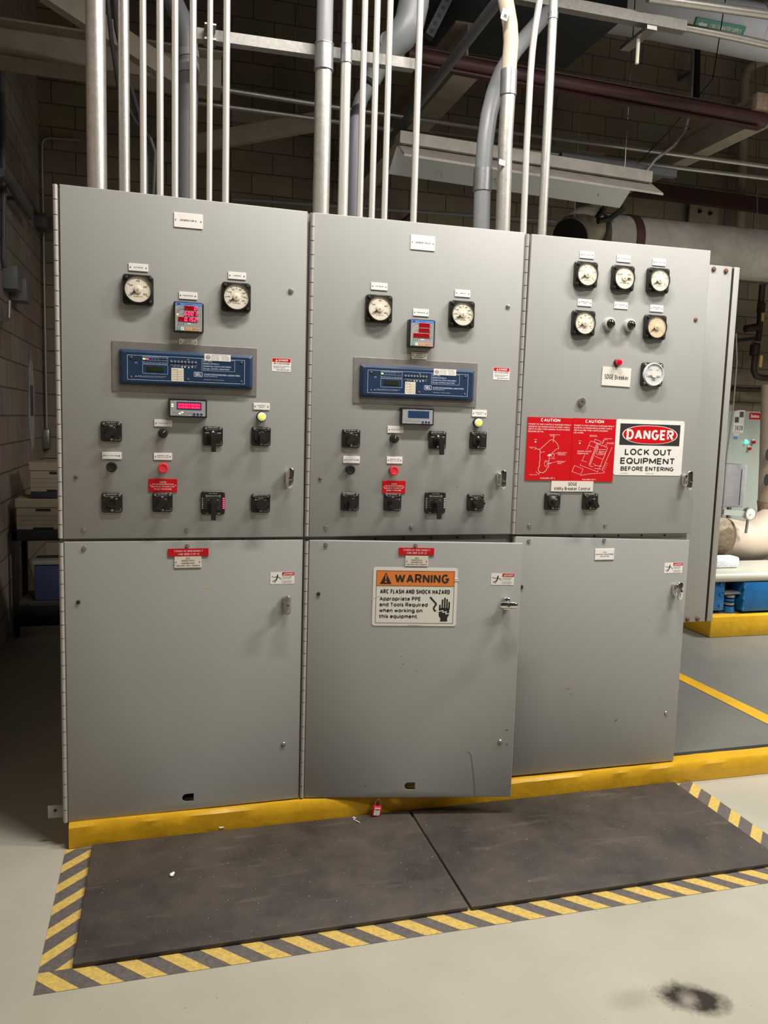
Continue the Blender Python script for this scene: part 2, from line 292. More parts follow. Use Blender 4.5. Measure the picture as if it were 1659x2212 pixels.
class MB:
    def __init__(s): s.bm = bmesh.new(); s.m = []
    def mi(s, m):
        if m not in s.m: s.m.append(m)
        return s.m.index(m)
    def face(s, vs, m):
        try: f = s.bm.faces.new(vs)
        except ValueError: return None
        f.material_index = s.mi(m); return f
    def poly(s, pts, m):
        return s.face([s.bm.verts.new(p) for p in pts], m)
    def box(s, x0, x1, y0, y1, z0, z1, m, bev=0., seg=2):
        t = bmesh.new(); bmesh.ops.create_cube(t, size=1)
        for v in t.verts: v.co = Vector(((x0+x1)/2+v.co.x*(x1-x0), (y0+y1)/2+v.co.y*(y1-y0), (z0+z1)/2+v.co.z*(z1-z0)))
        if bev: bmesh.ops.bevel(t, geom=t.edges[:], offset=bev, segments=seg, affect='EDGES', profile=.5)
        s.merge(t, m)
    def obox(s, c, ax, ay, az, hx, hy, hz, m, bev=0.):
        t = bmesh.new(); bmesh.ops.create_cube(t, size=2)
        for v in t.verts: v.co = Vector((v.co.x*hx, v.co.y*hy, v.co.z*hz))
        if bev: bmesh.ops.bevel(t, geom=t.edges[:], offset=bev, segments=2, affect='EDGES', profile=.5)
        c, ax, ay, az = map(Vector, (c, ax, ay, az))
        for v in t.verts: v.co = c+ax*v.co.x+ay*v.co.y+az*v.co.z
        s.merge(t, m)
    def beam(s, p, q, w, h, m, up=(0, 0, 1)):
        p, q = Vector(p), Vector(q); d = (q-p); l = d.length; d.normalize(); sd = d.cross(Vector(up)).normalized(); u = sd.cross(d)
        s.obox((p+q)/2, d, sd, u, l/2, w/2, h/2, m)
    def merge(s, t, m):
        k = s.mi(m); mp = {}
        for v in t.verts: mp[v] = s.bm.verts.new(v.co)
        for f in t.faces:
            try: g = s.bm.faces.new([mp[v] for v in f.verts]); g.material_index = k
            except ValueError: pass
        t.free()
    def rings(s, rs, m, cap0=True, cap1=True, closed=True):
        V = [[s.bm.verts.new(p) for p in r] for r in rs]; n = len(V[0])
        for a, b in zip(V, V[1:]):
            for i in range(n if closed else n-1):
                j = (i+1) % n; s.face([a[i], a[j], b[j], b[i]], m)
        if cap0: s.face(V[0][::-1], m)
        if cap1: s.face(V[-1], m)
    def lathe(s, prof, m, cx=0, cz=0, seg=28, ang0=0):   # prof: (r, y) from panel outward, axis = local Y
        rs = [[(cx+r*math.cos(ang0+2*PI*i/seg), y, cz+r*math.sin(ang0+2*PI*i/seg)) for i in range(seg)] for r, y in prof]
        s.rings(rs, m)
    def cylz(s, x, y, z0, z1, r, m, seg=24, r1=None):
        r1 = r if r1 is None else r1
        s.rings([[(x+q*math.cos(2*PI*i/seg), y+q*math.sin(2*PI*i/seg), z) for i in range(seg)] for q, z in ((r, z0), (r1, z1))], m)
    def prism(s, pts, y0, y1, m, ch=0.):    # pts in XZ, from y0 (back) to y1 (front, smaller y)
        cx = sum(p[0] for p in pts)/len(pts); cz = sum(p[1] for p in pts)/len(pts)
        rs = [[(x, y0, z) for x, z in pts]]
        if ch:
            mr = max(max(abs(p[0]-cx), abs(p[1]-cz)) for p in pts); k = 1-ch/mr
            rs.append([(x, y1+ch, z) for x, z in pts]); rs.append([(cx+(x-cx)*k, y1, cz+(z-cz)*k) for x, z in pts])
        else: rs.append([(x, y1, z) for x, z in pts])
        s.rings(rs, m)
    def flat(s, pts, y, m): return s.poly([(x, y, z) for x, z in pts], m)
    def rect(s, cx, cz, w, h, y, m, sh=0.): return s.flat([(cx-w/2, cz-h/2), (cx+w/2, cz-h/2), (cx+w/2+sh, cz+h/2), (cx-w/2+sh, cz+h/2)], y, m)
    def disc(s, cx, cz, r, y, m, seg=28, rz=None): return s.flat([(cx+r*math.cos(2*PI*i/seg), cz+(rz or r)*math.sin(2*PI*i/seg)) for i in range(seg)], y, m)
    def line(s, p, q, w, y, m):
        d = Vector((q[0]-p[0], q[1]-p[1])); l = d.length
        if l < 1e-7: return
        d /= l; n = Vector((-d.y, d.x))*w/2
        s.flat([(p[0]-n.x, p[1]-n.y), (q[0]-n.x, q[1]-n.y), (q[0]+n.x, q[1]+n.y), (p[0]+n.x, p[1]+n.y)], y, m)
    def pline(s, pts, w, y, m, close=False):
        pp = list(pts)+([pts[0]] if close else [])
        for i, (a, b) in enumerate(zip(pp, pp[1:])): s.line(a, b, w, y-(i % 3)*2.5e-5, m)
    def frame(s, cx, cz, w, h, t, y, m):
        x0, x1, z0, z1 = cx-w/2, cx+w/2, cz-h/2, cz+h/2
        s.line((x0, z0), (x1, z0), t, y, m); s.line((x0, z1), (x1, z1), t, y, m); s.line((x0, z0-t/2), (x0, z1+t/2), t, y, m); s.line((x1, z0-t/2), (x1, z1+t/2), t, y, m)
    def text(s, tx, cx, cz, h, y, m, w=None, al='C', bold=0.0, tilt=0.):
        t = h*(.20 if bold > .015 else .145); gap = h*(.10 if bold > .015 else .15); X = []; x = 0.
        for ch in tx:
            if ch == ' ': x += h*.34; continue
            g = GL.get(ch) or GL['-']; gw = g[0]*h+(t if g[0] == 0 else 0); X.append((g, x, gw)); x += gw+gap
        W = x-gap
        k = (w/W) if w else 1.; W *= k; ox = {'C': -W/2, 'L': 0, 'R': -W}[al]
        if k < .8: t *= max(k, .5)**.5
        c_, s_ = math.cos(tilt), math.sin(tilt); kk = s.mi(m); nst = 0
        for g, gx, gw in X:
            gx, gw = gx*k, gw*k
            for pl in g[1]:
                pts = [(gx+t/2+u*max(gw-t, 0), t/2+v*(h-t)) for u, v in pl]
                if g[0] == 0 and tx: pts = [(gx+gw/2, p[1]) for p in pts]
                if g is GL['.'] or g is GL[':']: pts = [(p[0], q) for p, q in zip(pts, [p[1] for p in pts])]
                for seg in sharp(pts):
                  L, R = ribbon(seg, t)
                  nst += 1; yy = y-(nst % 5)*2.5e-5; f = lambda p: s.bm.verts.new((cx+(p[0]+ox)*c_-(p[1]-h/2)*s_, yy, cz+(p[0]+ox)*s_+(p[1]-h/2)*c_))
                  LV, RV = [f(p) for p in L], [f(p) for p in R]
                  for i in range(len(LV)-1):
                    q = s.bm.faces.new([RV[i], RV[i+1], LV[i+1], LV[i]]); q.material_index = kk
    def tube(s, pts, r, m, seg=12, cap=True):
        pts = [Vector(p) for p in pts]; n = len(pts); rs = []
        rr = r if isinstance(r, (list, tuple)) else [r]*n
        T = [((pts[min(i+1, n-1)]-pts[max(i-1, 0)]).normalized()) for i in range(n)]
        up = Vector((0, 0, 1)) if abs(T[0].z) < .9 else Vector((0, 1, 0))
        a = T[0].cross(up).normalized()
        for i in range(n):
            a = (a-T[i]*a.dot(T[i])).normalized(); b = T[i].cross(a)
            rs.append([pts[i]+(a*math.cos(2*PI*k/seg)+b*math.sin(2*PI*k/seg))*rr[i] for k in range(seg)])
        s.rings(rs, m, cap, cap)
    def sphere(s, c, r, m, sx=1, sy=1, sz=1, u=16, v=10):
        t = bmesh.new(); bmesh.ops.create_uvsphere(t, u_segments=u, v_segments=v, radius=r)
        for w in t.verts: w.co = Vector((c[0]+w.co.x*sx, c[1]+w.co.y*sy, c[2]+w.co.z*sz))
        s.merge(t, m)
    def build(s, name, parent=None, loc=(0, 0, 0), rz=0., rot=None, label=None):
        bmesh.ops.recalc_face_normals(s.bm, faces=s.bm.faces[:])
        me = bpy.data.meshes.new(name); s.bm.to_mesh(me); s.bm.free()
        for m in s.m: me.materials.append(m)
        me.polygons.foreach_set('use_smooth', [True]*len(me.polygons))
        me.set_sharp_from_angle(angle=math.radians(32))
        o = bpy.data.objects.new(name, me); COL.objects.link(o)
        if parent: o.parent = parent
        o.location = loc; o.rotation_euler = rot or (0, 0, rz)
        if label: o['label'] = label
        return o

def rrect(cx, cz, w, h, r, n=5):
    P = []
    for sx, sz, a in ((1, 1, 0), (-1, 1, PI/2), (-1, -1, PI), (1, -1, 1.5*PI)):
        for i in range(n+1):
            t = a+i*PI/2/n; P.append((cx+sx*(w/2-r)+r*math.cos(t), cz+sz*(h/2-r)+r*math.sin(t)))
    return P
def tag(o, label, cat, group=None, kind=None):
    o['label'] = label; o['category'] = cat
    if group: o['group'] = group
    if kind: o['kind'] = kind
    return o
def empty(name, loc, label, cat, group=None, rz=0):
    o = bpy.data.objects.new(name, None); COL.objects.link(o); o.location = loc; o.rotation_euler = (0, 0, rz); o.empty_display_size = .1
    return tag(o, label, cat, group)
def bez(p0, p1, p2, p3, n=14):
    p0, p1, p2, p3 = map(Vector, (p0, p1, p2, p3)); return [p0*(1-t)**3+p1*3*t*(1-t)**2+p2*3*t*t*(1-t)+p3*t**3 for t in (i/n for i in range(n+1))]
def struct(name, mb):
    o = mb.build(name); o['kind'] = 'structure'; return o

# ------------------------------------------------------------------ setting
ZB = .095      # top of the concrete slab
XL, XR, YB, YF, ZC = -.72, 9.6, 5.1, -6.8, 7.2
b = MB(); b.box(XL-.2, XR+.2, YF-.2, YB+.2, -.2, 0, FLOOR); struct('floor', b)
b = MB(); b.box(XL-.2, XR+.2, YB, YB+.2, 0, ZC, BLOCKB); struct('wall_back', b)
b = MB(); b.box(XL-.2, XL, YF, YB, 0, ZC, BLOCKL); struct('wall_left', b)
WALLP = mat('plain_plaster', (.10, .095, .085), .8)
b = MB(); b.box(XR, XR+.2, YF, YB, 0, ZC, WALLP); struct('wall_right', b)
b = MB(); b.box(XL-.2, XR+.2, YF-.2, YF, 0, ZC, WALLP); struct('wall_front', b)
DECK = mat('dark_roof_deck', (.05, .045, .04), .8)
b = MB(); b.box(XL-.2, XR+.2, YF-.2, YB+.2, ZC, ZC+.15, DECK); struct('ceiling', b)

# slab with yellow painted edge
b = MB()
SX0, SY0 = .02, -.025
SX1, SY1 = 9.5, 5.05
b.box(SX0+.05, SX1, SY0+.12, SY1, .002, ZB-.0005, SLABM)
o = b; nx = 120
random.seed(3)
prof = []
for i in range(nx+1):
    x = SX0+(SX1-SX0)*i/nx if i > 60 else SX0+(3.6-SX0)*i/60
    if i > 60: x = 3.6+(SX1-3.6)*(i-60)/60
    j = lambda a: random.uniform(-a, a)
    prof.append([(x, SY0+j(.0025), .002), (x, SY0-.002+j(.003), .05), (x, SY0+j(.0025), ZB-.012+j(.002)), (x, SY0+.010+j(.002), ZB+.0015+j(.001)), (x, SY0+.085+j(.004), ZB+.001), (x, SY0+.09, ZB-.01)])
V = [[b.bm.verts.new(p) for p in r] for r in prof]
for A, B in zip(V, V[1:]):
    for k in range(5): b.face([A[k], A[k+1], B[k+1], B[k]], YEL)
b.face(V[0][::-1], YEL)
b.box(SX0, SX0+.06, SY0+.08, SY1, .002, ZB+.001, YEL, .004)
b.build('concrete_slab'); slab = bpy.data.objects['concrete_slab']
tag(slab, 'low raised concrete equipment slab with yellow painted edge under the grey cabinets', 'concrete slab')
# yellow painted line on the slab
b = MB(); b.poly([fl(1450, 1445, ZB+.002), fl(1450, 1459, ZB+.002), fl(2200, 1837, ZB+.002), fl(2200, 1801, ZB+.002)], YEL)
tag(b.build('floor_line'), 'thin yellow line painted on the slab right of the cabinets', 'floor marking')

# rubber mats
def rubber(name, c, label):
    b = MB(); b.m = []
    x0, x1, y0, y1 = c
    b.box(x0, x1, y0, y1, .0015, .017, RUBBER, .004)
    o = b.build(name); tag(o, label, 'floor mat', 'rubber mats in front of the cabinets'); return o
rubber('rubber_mat', (.105, 1.376, -.732, -.034), 'black rubber mat in front of the left and middle cabinets')
o = rubber('rubber_mat', (1.386, 2.690, -.734, -.034), 'black rubber mat in front of the right cabinet, partly under the open door')
# hazard tape
def clip(poly, a, bb, c):   # keep a*x+b*y<=c
    out = []
    for i in range(len(poly)):
        p, q = poly[i], poly[(i+1) % len(poly)]
        dp, dq = a*p[0]+bb*p[1]-c, a*q[0]+bb*q[1]-c
        if dp <= 0: out.append(p)
        if dp*dq < 0: t = dp/(dp-dq); out.append((p[0]+(q[0]-p[0])*t, p[1]+(q[1]-p[1])*t))
    return out
def tape(x0, x1, y0, y1, sgn, off, per, wd, label):
    b = MB(); b.box(x0, x1, y0, y1, .0002, .0009, GRYT)
    L = (x1-x0)+(y1-y0)
    for k in range(-2, int(L/per)+3):
        s0 = off+k*per
        # stripes along direction (1, sgn): points with coordinate c = x - sgn*y
        base = (x0 - (sgn*y1 if sgn > 0 else sgn*y0))
        c0 = base+s0; c1 = c0+wd
        P = [(x0-1, (x0-1-c0)*sgn), (x1+1, (x1+1-c0)*sgn), (x1+1, (x1+1-c1)*sgn), (x0-1, (x0-1-c1)*sgn)]
        for cl in ((1, 0, x1), (-1, 0, -x0), (0, 1, y1), (0, -1, -y0)):
            P = clip(P, *cl)
            if len(P) < 3: break
        if len(P) >= 3: b.poly([(p[0], p[1], .0014) for p in P], YELT)
    o = b.build('hazard_tape'); return tag(o, label, 'floor tape')
tape(.008, .106, -.728, -.028, 1, -.02, .1275, .056, 'yellow and grey striped hazard tape along the left edge of the mats')
tape(.008, 2.80, -.822, -.7285, -1, -.0625, .1245, .062, 'long yellow and grey striped hazard tape along the near edge of the mats')
tape(2.700, 2.795, -.728, -.028, 1, -.03, .1327, .060, 'yellow and grey striped hazard tape along the right edge of the mats')

# ------------------------------------------------------------------ cabinets
class Frame:
    def __init__(s, ox, oy, th): s.ox, s.oy, s.th = ox, oy, th
    def hit(s, px, py, d=0.):
        D = ray(px, py); c, n = math.cos(s.th), math.sin(s.th)
        lx = (CAM.x-s.ox)*c-(CAM.y-s.oy)*n; ly = (CAM.x-s.ox)*n+(CAM.y-s.oy)*c
        dx = D.x*c-D.y*n; dy = D.x*n+D.y*c
        t = (-d-ly)/dy; return lx+dx*t, CAM.z+D.z*t
    def world(s, u, z, d=0.):
        c, n = math.cos(s.th), math.sin(s.th); v = -d
        return Vector((s.ox+u*c+v*n, s.oy-u*n+v*c, z))
TH2 = math.radians(10.6)
F0 = Frame(0, 0, 0); F2 = Frame(.925, 0, TH2)

cabs = []
CABX = [(0., .912), (.912, 1.812), (1.812, 2.704)]
CLAB = ['tall grey switchgear cabinet, left of three, with a blue relay and lit red displays',
        'tall grey switchgear cabinet, middle of three, with its lower door ajar and a WARNING sign',
        'tall grey switchgear cabinet, right of three, with six round meters and red placards']
for i, (x0, x1) in enumerate(CABX):
    c = empty('switchgear_cabinet', (x0, .02, ZB+.002), CLAB[i], 'electrical cabinet', 'switchgear cabinets in a row on the slab'); cabs.append(c)
def put(mb, name, cab, wloc, rz=0., parent=None, label=None):
    """part placed at a world location under a cabinet"""
    return mb.build(name, parent or cab, Vector(wloc)-cab.location, rz, label=label)

ZT, ZS, DEP = 2.447, 1.19, .85
for i, (x0, x1) in enumerate(CABX):
    c = cabs[i]; b = MB(); y0, y1 = .022, DEP; a, e = x0+.001, x1-.001
    z0 = ZB+.002
    def bb(*v): b.box(v[0]-x0, v[1]-x0, v[2]-.02, v[3]-.02, v[4]-z0, v[5]-z0, v[6], .0015, 1)
    bb(a, a+.004, y0, y1, z0, ZT, GREY); bb(e-.004, e, y0, y1, z0, ZT, GREY)
    bb(a, e, y1-.004, y1, z0, ZT, GREY); bb(a, e, y0, y1, ZT-.004, ZT, GREY); bb(a, e, y0, y1, z0, z0+.004, GREYD)
    bb(a+.004, a+.035, y0, y0+.03, z0+.004, ZT-.004, GREY); bb(e-.035, e-.004, y0, y0+.03, z0+.004, ZT-.004, GREY)
    bb(a+.035, e-.035, y0, y0+.03, ZS-.03, ZS+.025, GREY); bb(a+.035, e-.035, y0, y0+.03, ZT-.05, ZT-.004, GREY)
    bb(a+.035, e-.035, y0, y0+.03, z0+.004, z0+.04, GREY); bb(a+.004, e-.004, y0+.4, y0+.404, z0+.004, ZT-.004, GREYD)
    for k in range(5): b.lathe([(.004, -.002), (.004, .0035)], BLACKM, (e-x0)-.12-k*.12, ZS-z0-.006, 10)
    b.build('body', c)

def door_mesh(pts, hole=None, t=.02):
    """pts: 4 corners (u,z) TL,TR,BR,BL ; local, front face at y=0, body behind to y=t"""
    b = MB(); r = .0035
    cx = sum(p[0] for p in pts)/4; cz = sum(p[1] for p in pts)/4
    ins = lambda k: [(p[0]-math.copysign(k, p[0]-cx), p[1]-math.copysign(k, p[1]-cz)) for p in pts]
    if not hole:
        b.rings([[(x, t, z) for x, z in pts], [(x, r, z) for x, z in pts], [(x, r*.3, z) for x, z in ins(r*.3)], [(x, 0, z) for x, z in ins(r)]], GREY)
    else:
        outer = [b.bm.verts.new((x, 0, z)) for x, z in ins(r)]; inn = [b.bm.verts.new((x, 0, z)) for x, z in hole]
        ed = [b.bm.edges.new((outer[i], outer[(i+1) % 4])) for i in range(4)]+[b.bm.edges.new((inn[i], inn[(i+1) % len(inn)])) for i in range(len(inn))]
        res = bmesh.ops.triangle_fill(b.bm, edges=ed, use_beauty=True)
        b.mi(GREY)
        prev = outer
        for lay in ([(x, r*.3, z) for x, z in ins(r*.3)], [(x, r, z) for x, z in pts], [(x, t, z) for x, z in pts]):
            cur = [b.bm.verts.new(p) for p in lay]
            for i in range(4): b.face([prev[i], prev[(i+1) % 4], cur[(i+1) % 4], cur[i]], GREY)
            prev = cur
        ib = [b.bm.verts.new((x, .003, z)) for x, z in hole]
        for i in range(len(inn)): b.face([inn[i], inn[(i+1) % len(inn)], ib[(i+1) % len(inn)], ib[i]], GREY)
    return b
def hinge_mesh(h, w=.018):
    b = MB(); n = int(round(h/.052)); k = h/n
    for i in range(n): b.cylz(0, -.004, i*k+.0014, (i+1)*k-.0014, .0072, HINGE, 12)
    b.cylz(0, -.004, 0, h, .0055, BLACKM, 10)
    b.box(-w/2, w/2, .001, .004, 0, h, HINGE)
    return b
def dslot(u, z, w=.045, h=.032):
    P = [(u+w/2, z-h/2), (u+w/2, z+h/2)]+[(u-w/2+h/2+h/2*math.cos(t), z+h/2*math.sin(t)) for t in (PI/2+i*PI/8 for i in range(9))]
    return P
def mkdoor(cab, fr, name, px, hole=None, hx=None, lab=None):
    """px: four pixel corners of the front face"""
    P = [fr.hit(*q) for q in px]
    u0, z0 = P[3]
    Q = [(p[0]-u0, p[1]-z0) for p in P]
    hp = None
    if hole:
        hu, hz = fr.hit(*hole); hp = dslot(hu-u0, hz-z0)
    b = door_mesh(Q, hp)
    d = put(b, name, cab, fr.world(u0, z0), -fr.th, label=lab)
    H = Q[0][1]-.004
    hb = hinge_mesh(H); hb.build('hinge', d, (-.0105, .004, .002))
    return d, (u0, z0)
TOPF = .0
D = {}
D['u1'] = mkdoor(cabs[0], F0, 'upper_door', [(128, 397), (665, 456.5), (655, 1160), (137.5, 1164.5)])
D['l1'] = mkdoor(cabs[0], F0, 'lower_door', [(138, 1170.5), (655, 1166), (645, 1724.5), (148, 1777)], (406, 1723))
D['u2'] = mkdoor(cabs[1], F0, 'upper_door', [(679, 458.5), (1135, 502), (1103, 1154), (668, 1160)])
D['l2'] = mkdoor(cabs[1], F2, 'lower_door', [(668, 1167), (1130, 1174), (1103.5, 1722), (657, 1724)], (885, 1698))
D['u3'] = mkdoor(cabs[2], F0, 'upper_door', [(1149, 505), (1536, 541), (1494, 1152), (1113, 1155)])
D['l3'] = mkdoor(cabs[2], F0, 'lower_door', [(1113, 1159), (1490, 1167), (1455, 1644), (1092, 1678)])
# top trim plates on the roofs
for (pa, pb, ci) in (((565, 440), (718, 455), 0), ((1008, 485), (1140, 497), 1)):
    p = on(*pa, 'y', .16); q = on(*pb, 'y', .16); b = MB(); z = ZT
    b.box(0, q.x-p.x, 0, .3, 0, .008, GREY, .001); put(b, 'gland_plate', cabs[0 if ci == 0 else 1], (p.x, .13, z+.001))
# anchor tab at lower left
b = MB(); b.box(-.062, 0, 0, .004, 0, .05, GREY, .001); b.lathe([(.006, 0), (.006, -.002)], BLACKM, -.035, .03, 12)
put(b, 'anchor_tab', cabs[0], (.002, .03, ZB+.01))

# screws / bolts on doors
def bolt(cab, dk, fr, px, py, r=.0075, m=STEEL, h=.006):
    d, (u0, z0) = D[dk]; u, z = fr.hit(px, py, .004); b = MB()
    b.lathe([(r, 0), (r, -h*.35), (r*.8, -h*.8), (r*.35, -h)], m, seg=16)
    b.build('bolt', d, (u-u0, 0, z-z0))
for dk, ci, fr, lst in (
    ('u1', 0, F0, [(629, 628, .0105, STEEL), (164, 1030, .007, RUSTS), (181, 1145, .0085, STEEL), (404, 1144, .0085, STEEL)]),
    ('l1', 0, F0, [(182, 1184, .0085, STEEL), (405, 1179, .008, STEEL), (169, 1301, .0075, BLACKM), (613, 1608, .009, STEEL)]),
    ('u2', 1, F0, [(1098, 662, .0095, STEEL), (692, 1034, .007, RUSTS), (704, 1140, .0085, STEEL), (889, 1138, .0085, STEEL)]),
    ('l2', 1, F2, [(704, 1176, .0085, STEEL), (898, 1178, .008, STEEL), (688, 1283, .0075, BLACKM), (1081, 1603, .0095, STEEL)]),
    ('u3', 2, F0, [(1504, 690, .0095, RUSTS), (1144, 1136, .0085, STEEL), (1308, 1135, .0085, STEEL)]),
    ('l3', 2, F0, [(1143, 1168, .0085, STEEL), (1306, 1167, .0085, STEEL), (1440, 1541, .0095, STEEL), (1127, 1268, .0085, BLACKM)])):
    for (px, py, r, m) in lst: bolt(cabs[ci], dk, fr, px, py, r, m)

# handles
def handle(dk, fr, px, py, L, horiz=False, m=CHROME, tilt=0.):
    d, (u0, z0) = D[dk]; u, z = fr.hit(px, py, .045); b = MB()
    b.box(-.014, .014, -.022, 0, -.026, .026, m, .005, 3)
    b.lathe([(.010, -.02), (.010, -.044)], m, seg=16)
    l = L/2; rs = []
    for k in range(15):
        t = -1+2*k/14; w = .0075+.0055*(1-t*t)**.6+(.003*abs(t)); th = .0065+.002*(1-t*t); q = t*l
        if k in (0, 14): w *= .7; th *= .7
        ring = []
        for i in range(12):
            a = 2*PI*i/12; x = w*math.cos(a); y = -.046+th*math.sin(a)
            if horiz: ring.append((q, y, x))
            else: ring.append((x*math.cos(tilt)-q*math.sin(tilt), y, q*math.cos(tilt)+x*math.sin(tilt)))
        rs.append(ring)
    b.rings(rs, m)
    b.lathe([(.0075, -.05), (.0075, -.057), (.005, -.0575)], m, seg=16); b.disc(0, 0, .0035, -.058, BLACKM, 12)
    b.build('handle', d, (u-u0, 0, z-z0))
handle('u1', F0, 627, 1033, .078, tilt=-.06)
handle('l1', F0, 621, 1307, .075, m=STEEL)
handle('u2', F0, 1087, 1036, .078)
handle('l2', F2, 1098, 1308, .075, True)
handle('u3', F0, 1490, 1038, .083)
handle('l3', F0, 1469, 1277, .08)

# nameplates -----------------------------------------------------
def nameplate(cab, fr, px, py, w, h, lines, m=WHITE, th=None, scr=True, tw=None, name='nameplate', ink=INK, lab=None, under=False):
    u, z = fr.hit(px, py); b = MB(); b.box(-w/2, w/2, -.003, 0, -h/2, h/2, m, .0006, 1)
    n = len(lines); th = th or h*.16; gap = th*1.75
    for i, s in enumerate(lines):
        if not s: continue
        cz = (n-1)*gap/2-i*gap
        ww = (tw or .72)*w*len(s)/max(len(q) for q in lines) if (n > 1 or tw) else None
        b.text(s, 0, cz, th, -.0034, ink, w=ww)
        if under and i == 0: b.line((-ww/2, cz-th*.75), (ww/2, cz-th*.75), th*.1, -.0034, ink)
    if scr:
        for sx in (-1, 1): b.lathe([(.0022, -.0028), (.0020, -.0042)], STEEL if ink is INK else WHITE, sx*(w/2-.0065), 0, 10); b.disc(sx*(w/2-.0065), 0, .0011, -.0044, BLACKM, 8)
    return put(b, name, cab, fr.world(u, z), -fr.th, label=lab)
A, B_, C_ = cabs
nameplate(A, F0, 407, 477, .103, .052, ['GENERATOR #1'], th=.0065)
nameplate(A, F0, 299, 578, .068, .026, ['WATTMETER'], th=.004)
nameplate(A, F0, 512, 596, .066, .026, ['VARMETER'], th=.004)
nameplate(A, F0, 406.5, 639, .066, .026, ['POWER METER'], th=.004)
nameplate(A, F0, 406, 739, .065, .026, ['SEL-300G', 'GENERATOR #1', 'PROTECTION RELAY'], m=OFFW, th=.0038, tw=.66)
nameplate(A, F0, 565, 878, .062, .026, ['LOCKOUT RELAY', 'HEALTHY'], th=.0036, tw=.58)
nameplate(A, F0, 352.5, 914, .064, .026, ['VOLTAGE ADJUST'], th=.0038, tw=.62)
nameplate(A, F0, 241.5, 984, .068, .026, ['AUTO SYNC ENABLE'], th=.0036, tw=.74)
nameplate(A, F0, 352, 986, .066, .026, ['EMERGENCY STOP', '(PULL TO STOP)'], th=.0038, tw=.62)
nameplate(A, F0, 352, 1048.5, .104, .050, ['CAUTION', 'VOLTAGE REGULATOR SWITCH', 'MUST BE OFF TO START, STOP', 'OR IDLE THE MACHINE.'], m=REDS, th=.0052, tw=.82, name='caution_plate', ink=WHITE, lab='red engraved plate', under=True)
nameplate(A, F0, 406, 1213.5, .101, .046, ['5201', 'GENERATOR #1', 'MAIN BREAKER', '1200 AMP, 15KV, 500MVA'], m=OFFW, th=.0055, tw=.88, under=True)
nameplate(B_, F0, 913, 525, .101, .056, ['GENERATOR #2'], th=.0065)
nameplate(B_, F0, 819, 619, .067, .028, ['WATTMETER'], th=.004)
nameplate(B_, F0, 999, 634, .066, .028, ['VARMETER'], th=.004)
nameplate(B_, F0, 909, 675.5, .066, .028, ['POWER METER'], th=.004)
nameplate(B_, F0, 905, 768.5, .064, .028, ['SEL-300G', 'GENERATOR #2', 'PROTECTION RELAY'], m=OFFW, th=.0038, tw=.66)
nameplate(B_, F0, 1035, 893, .066, .028, ['LOCKOUT RELAY', 'HEALTHY'], th=.0036, tw=.55)
nameplate(B_, F0, 854, 928, .066, .028, ['VOLTAGE ADJUST'], th=.0038, tw=.6)
nameplate(B_, F0, 759, 993, .068, .028, ['AUTO SYNC ENABLE'], th=.0036, tw=.74)
nameplate(B_, F0, 852, 994, .066, .028, ['EMERGENCY STOP', '(PULL TO STOP)'], th=.0038, tw=.62)
nameplate(B_, F0, 850.5, 1052, .098, .052, ['CAUTION', 'VOLTAGE REGULATOR SWITCH', 'MUST BE OFF TO START, STOP', 'OR IDLE THE MACHINE.'], m=REDS, th=.0052, tw=.84, name='caution_plate', ink=WHITE, lab='red engraved plate', under=True)
nameplate(B_, F2, 900, 1212, .093, .043, ['5202', 'GENERATOR #2', 'MAIN BREAKER', '1200 AMP, 15KV, 500MVA'], m=OFFW, th=.0052, tw=.88, under=True)
for px, py, ls in ((1267.5, 551, ['BUS VOLTMETER']), (1347, 559, ['SYNCHROSCOPE']), (1423.5, 567, ['GEN VOLTMETER']), (1262.5, 654, ['RUNNING FREQUENCY', 'METER']), (1341, 660, ['SYNCHRONIZING', 'LIGHTS']), (1418, 666.5, ['INCOMING FREQUENCY', 'METER'])):
    nameplate(C_, F0, px, py, .066, .029, ls, th=.0036, tw=.62)
nameplate(C_, F0, 1305.5, 1197, .096, .050, ['5203', 'POTENTIAL TRANSFORMER', 'BUS VOLTAGE'], th=.0052, tw=.85)

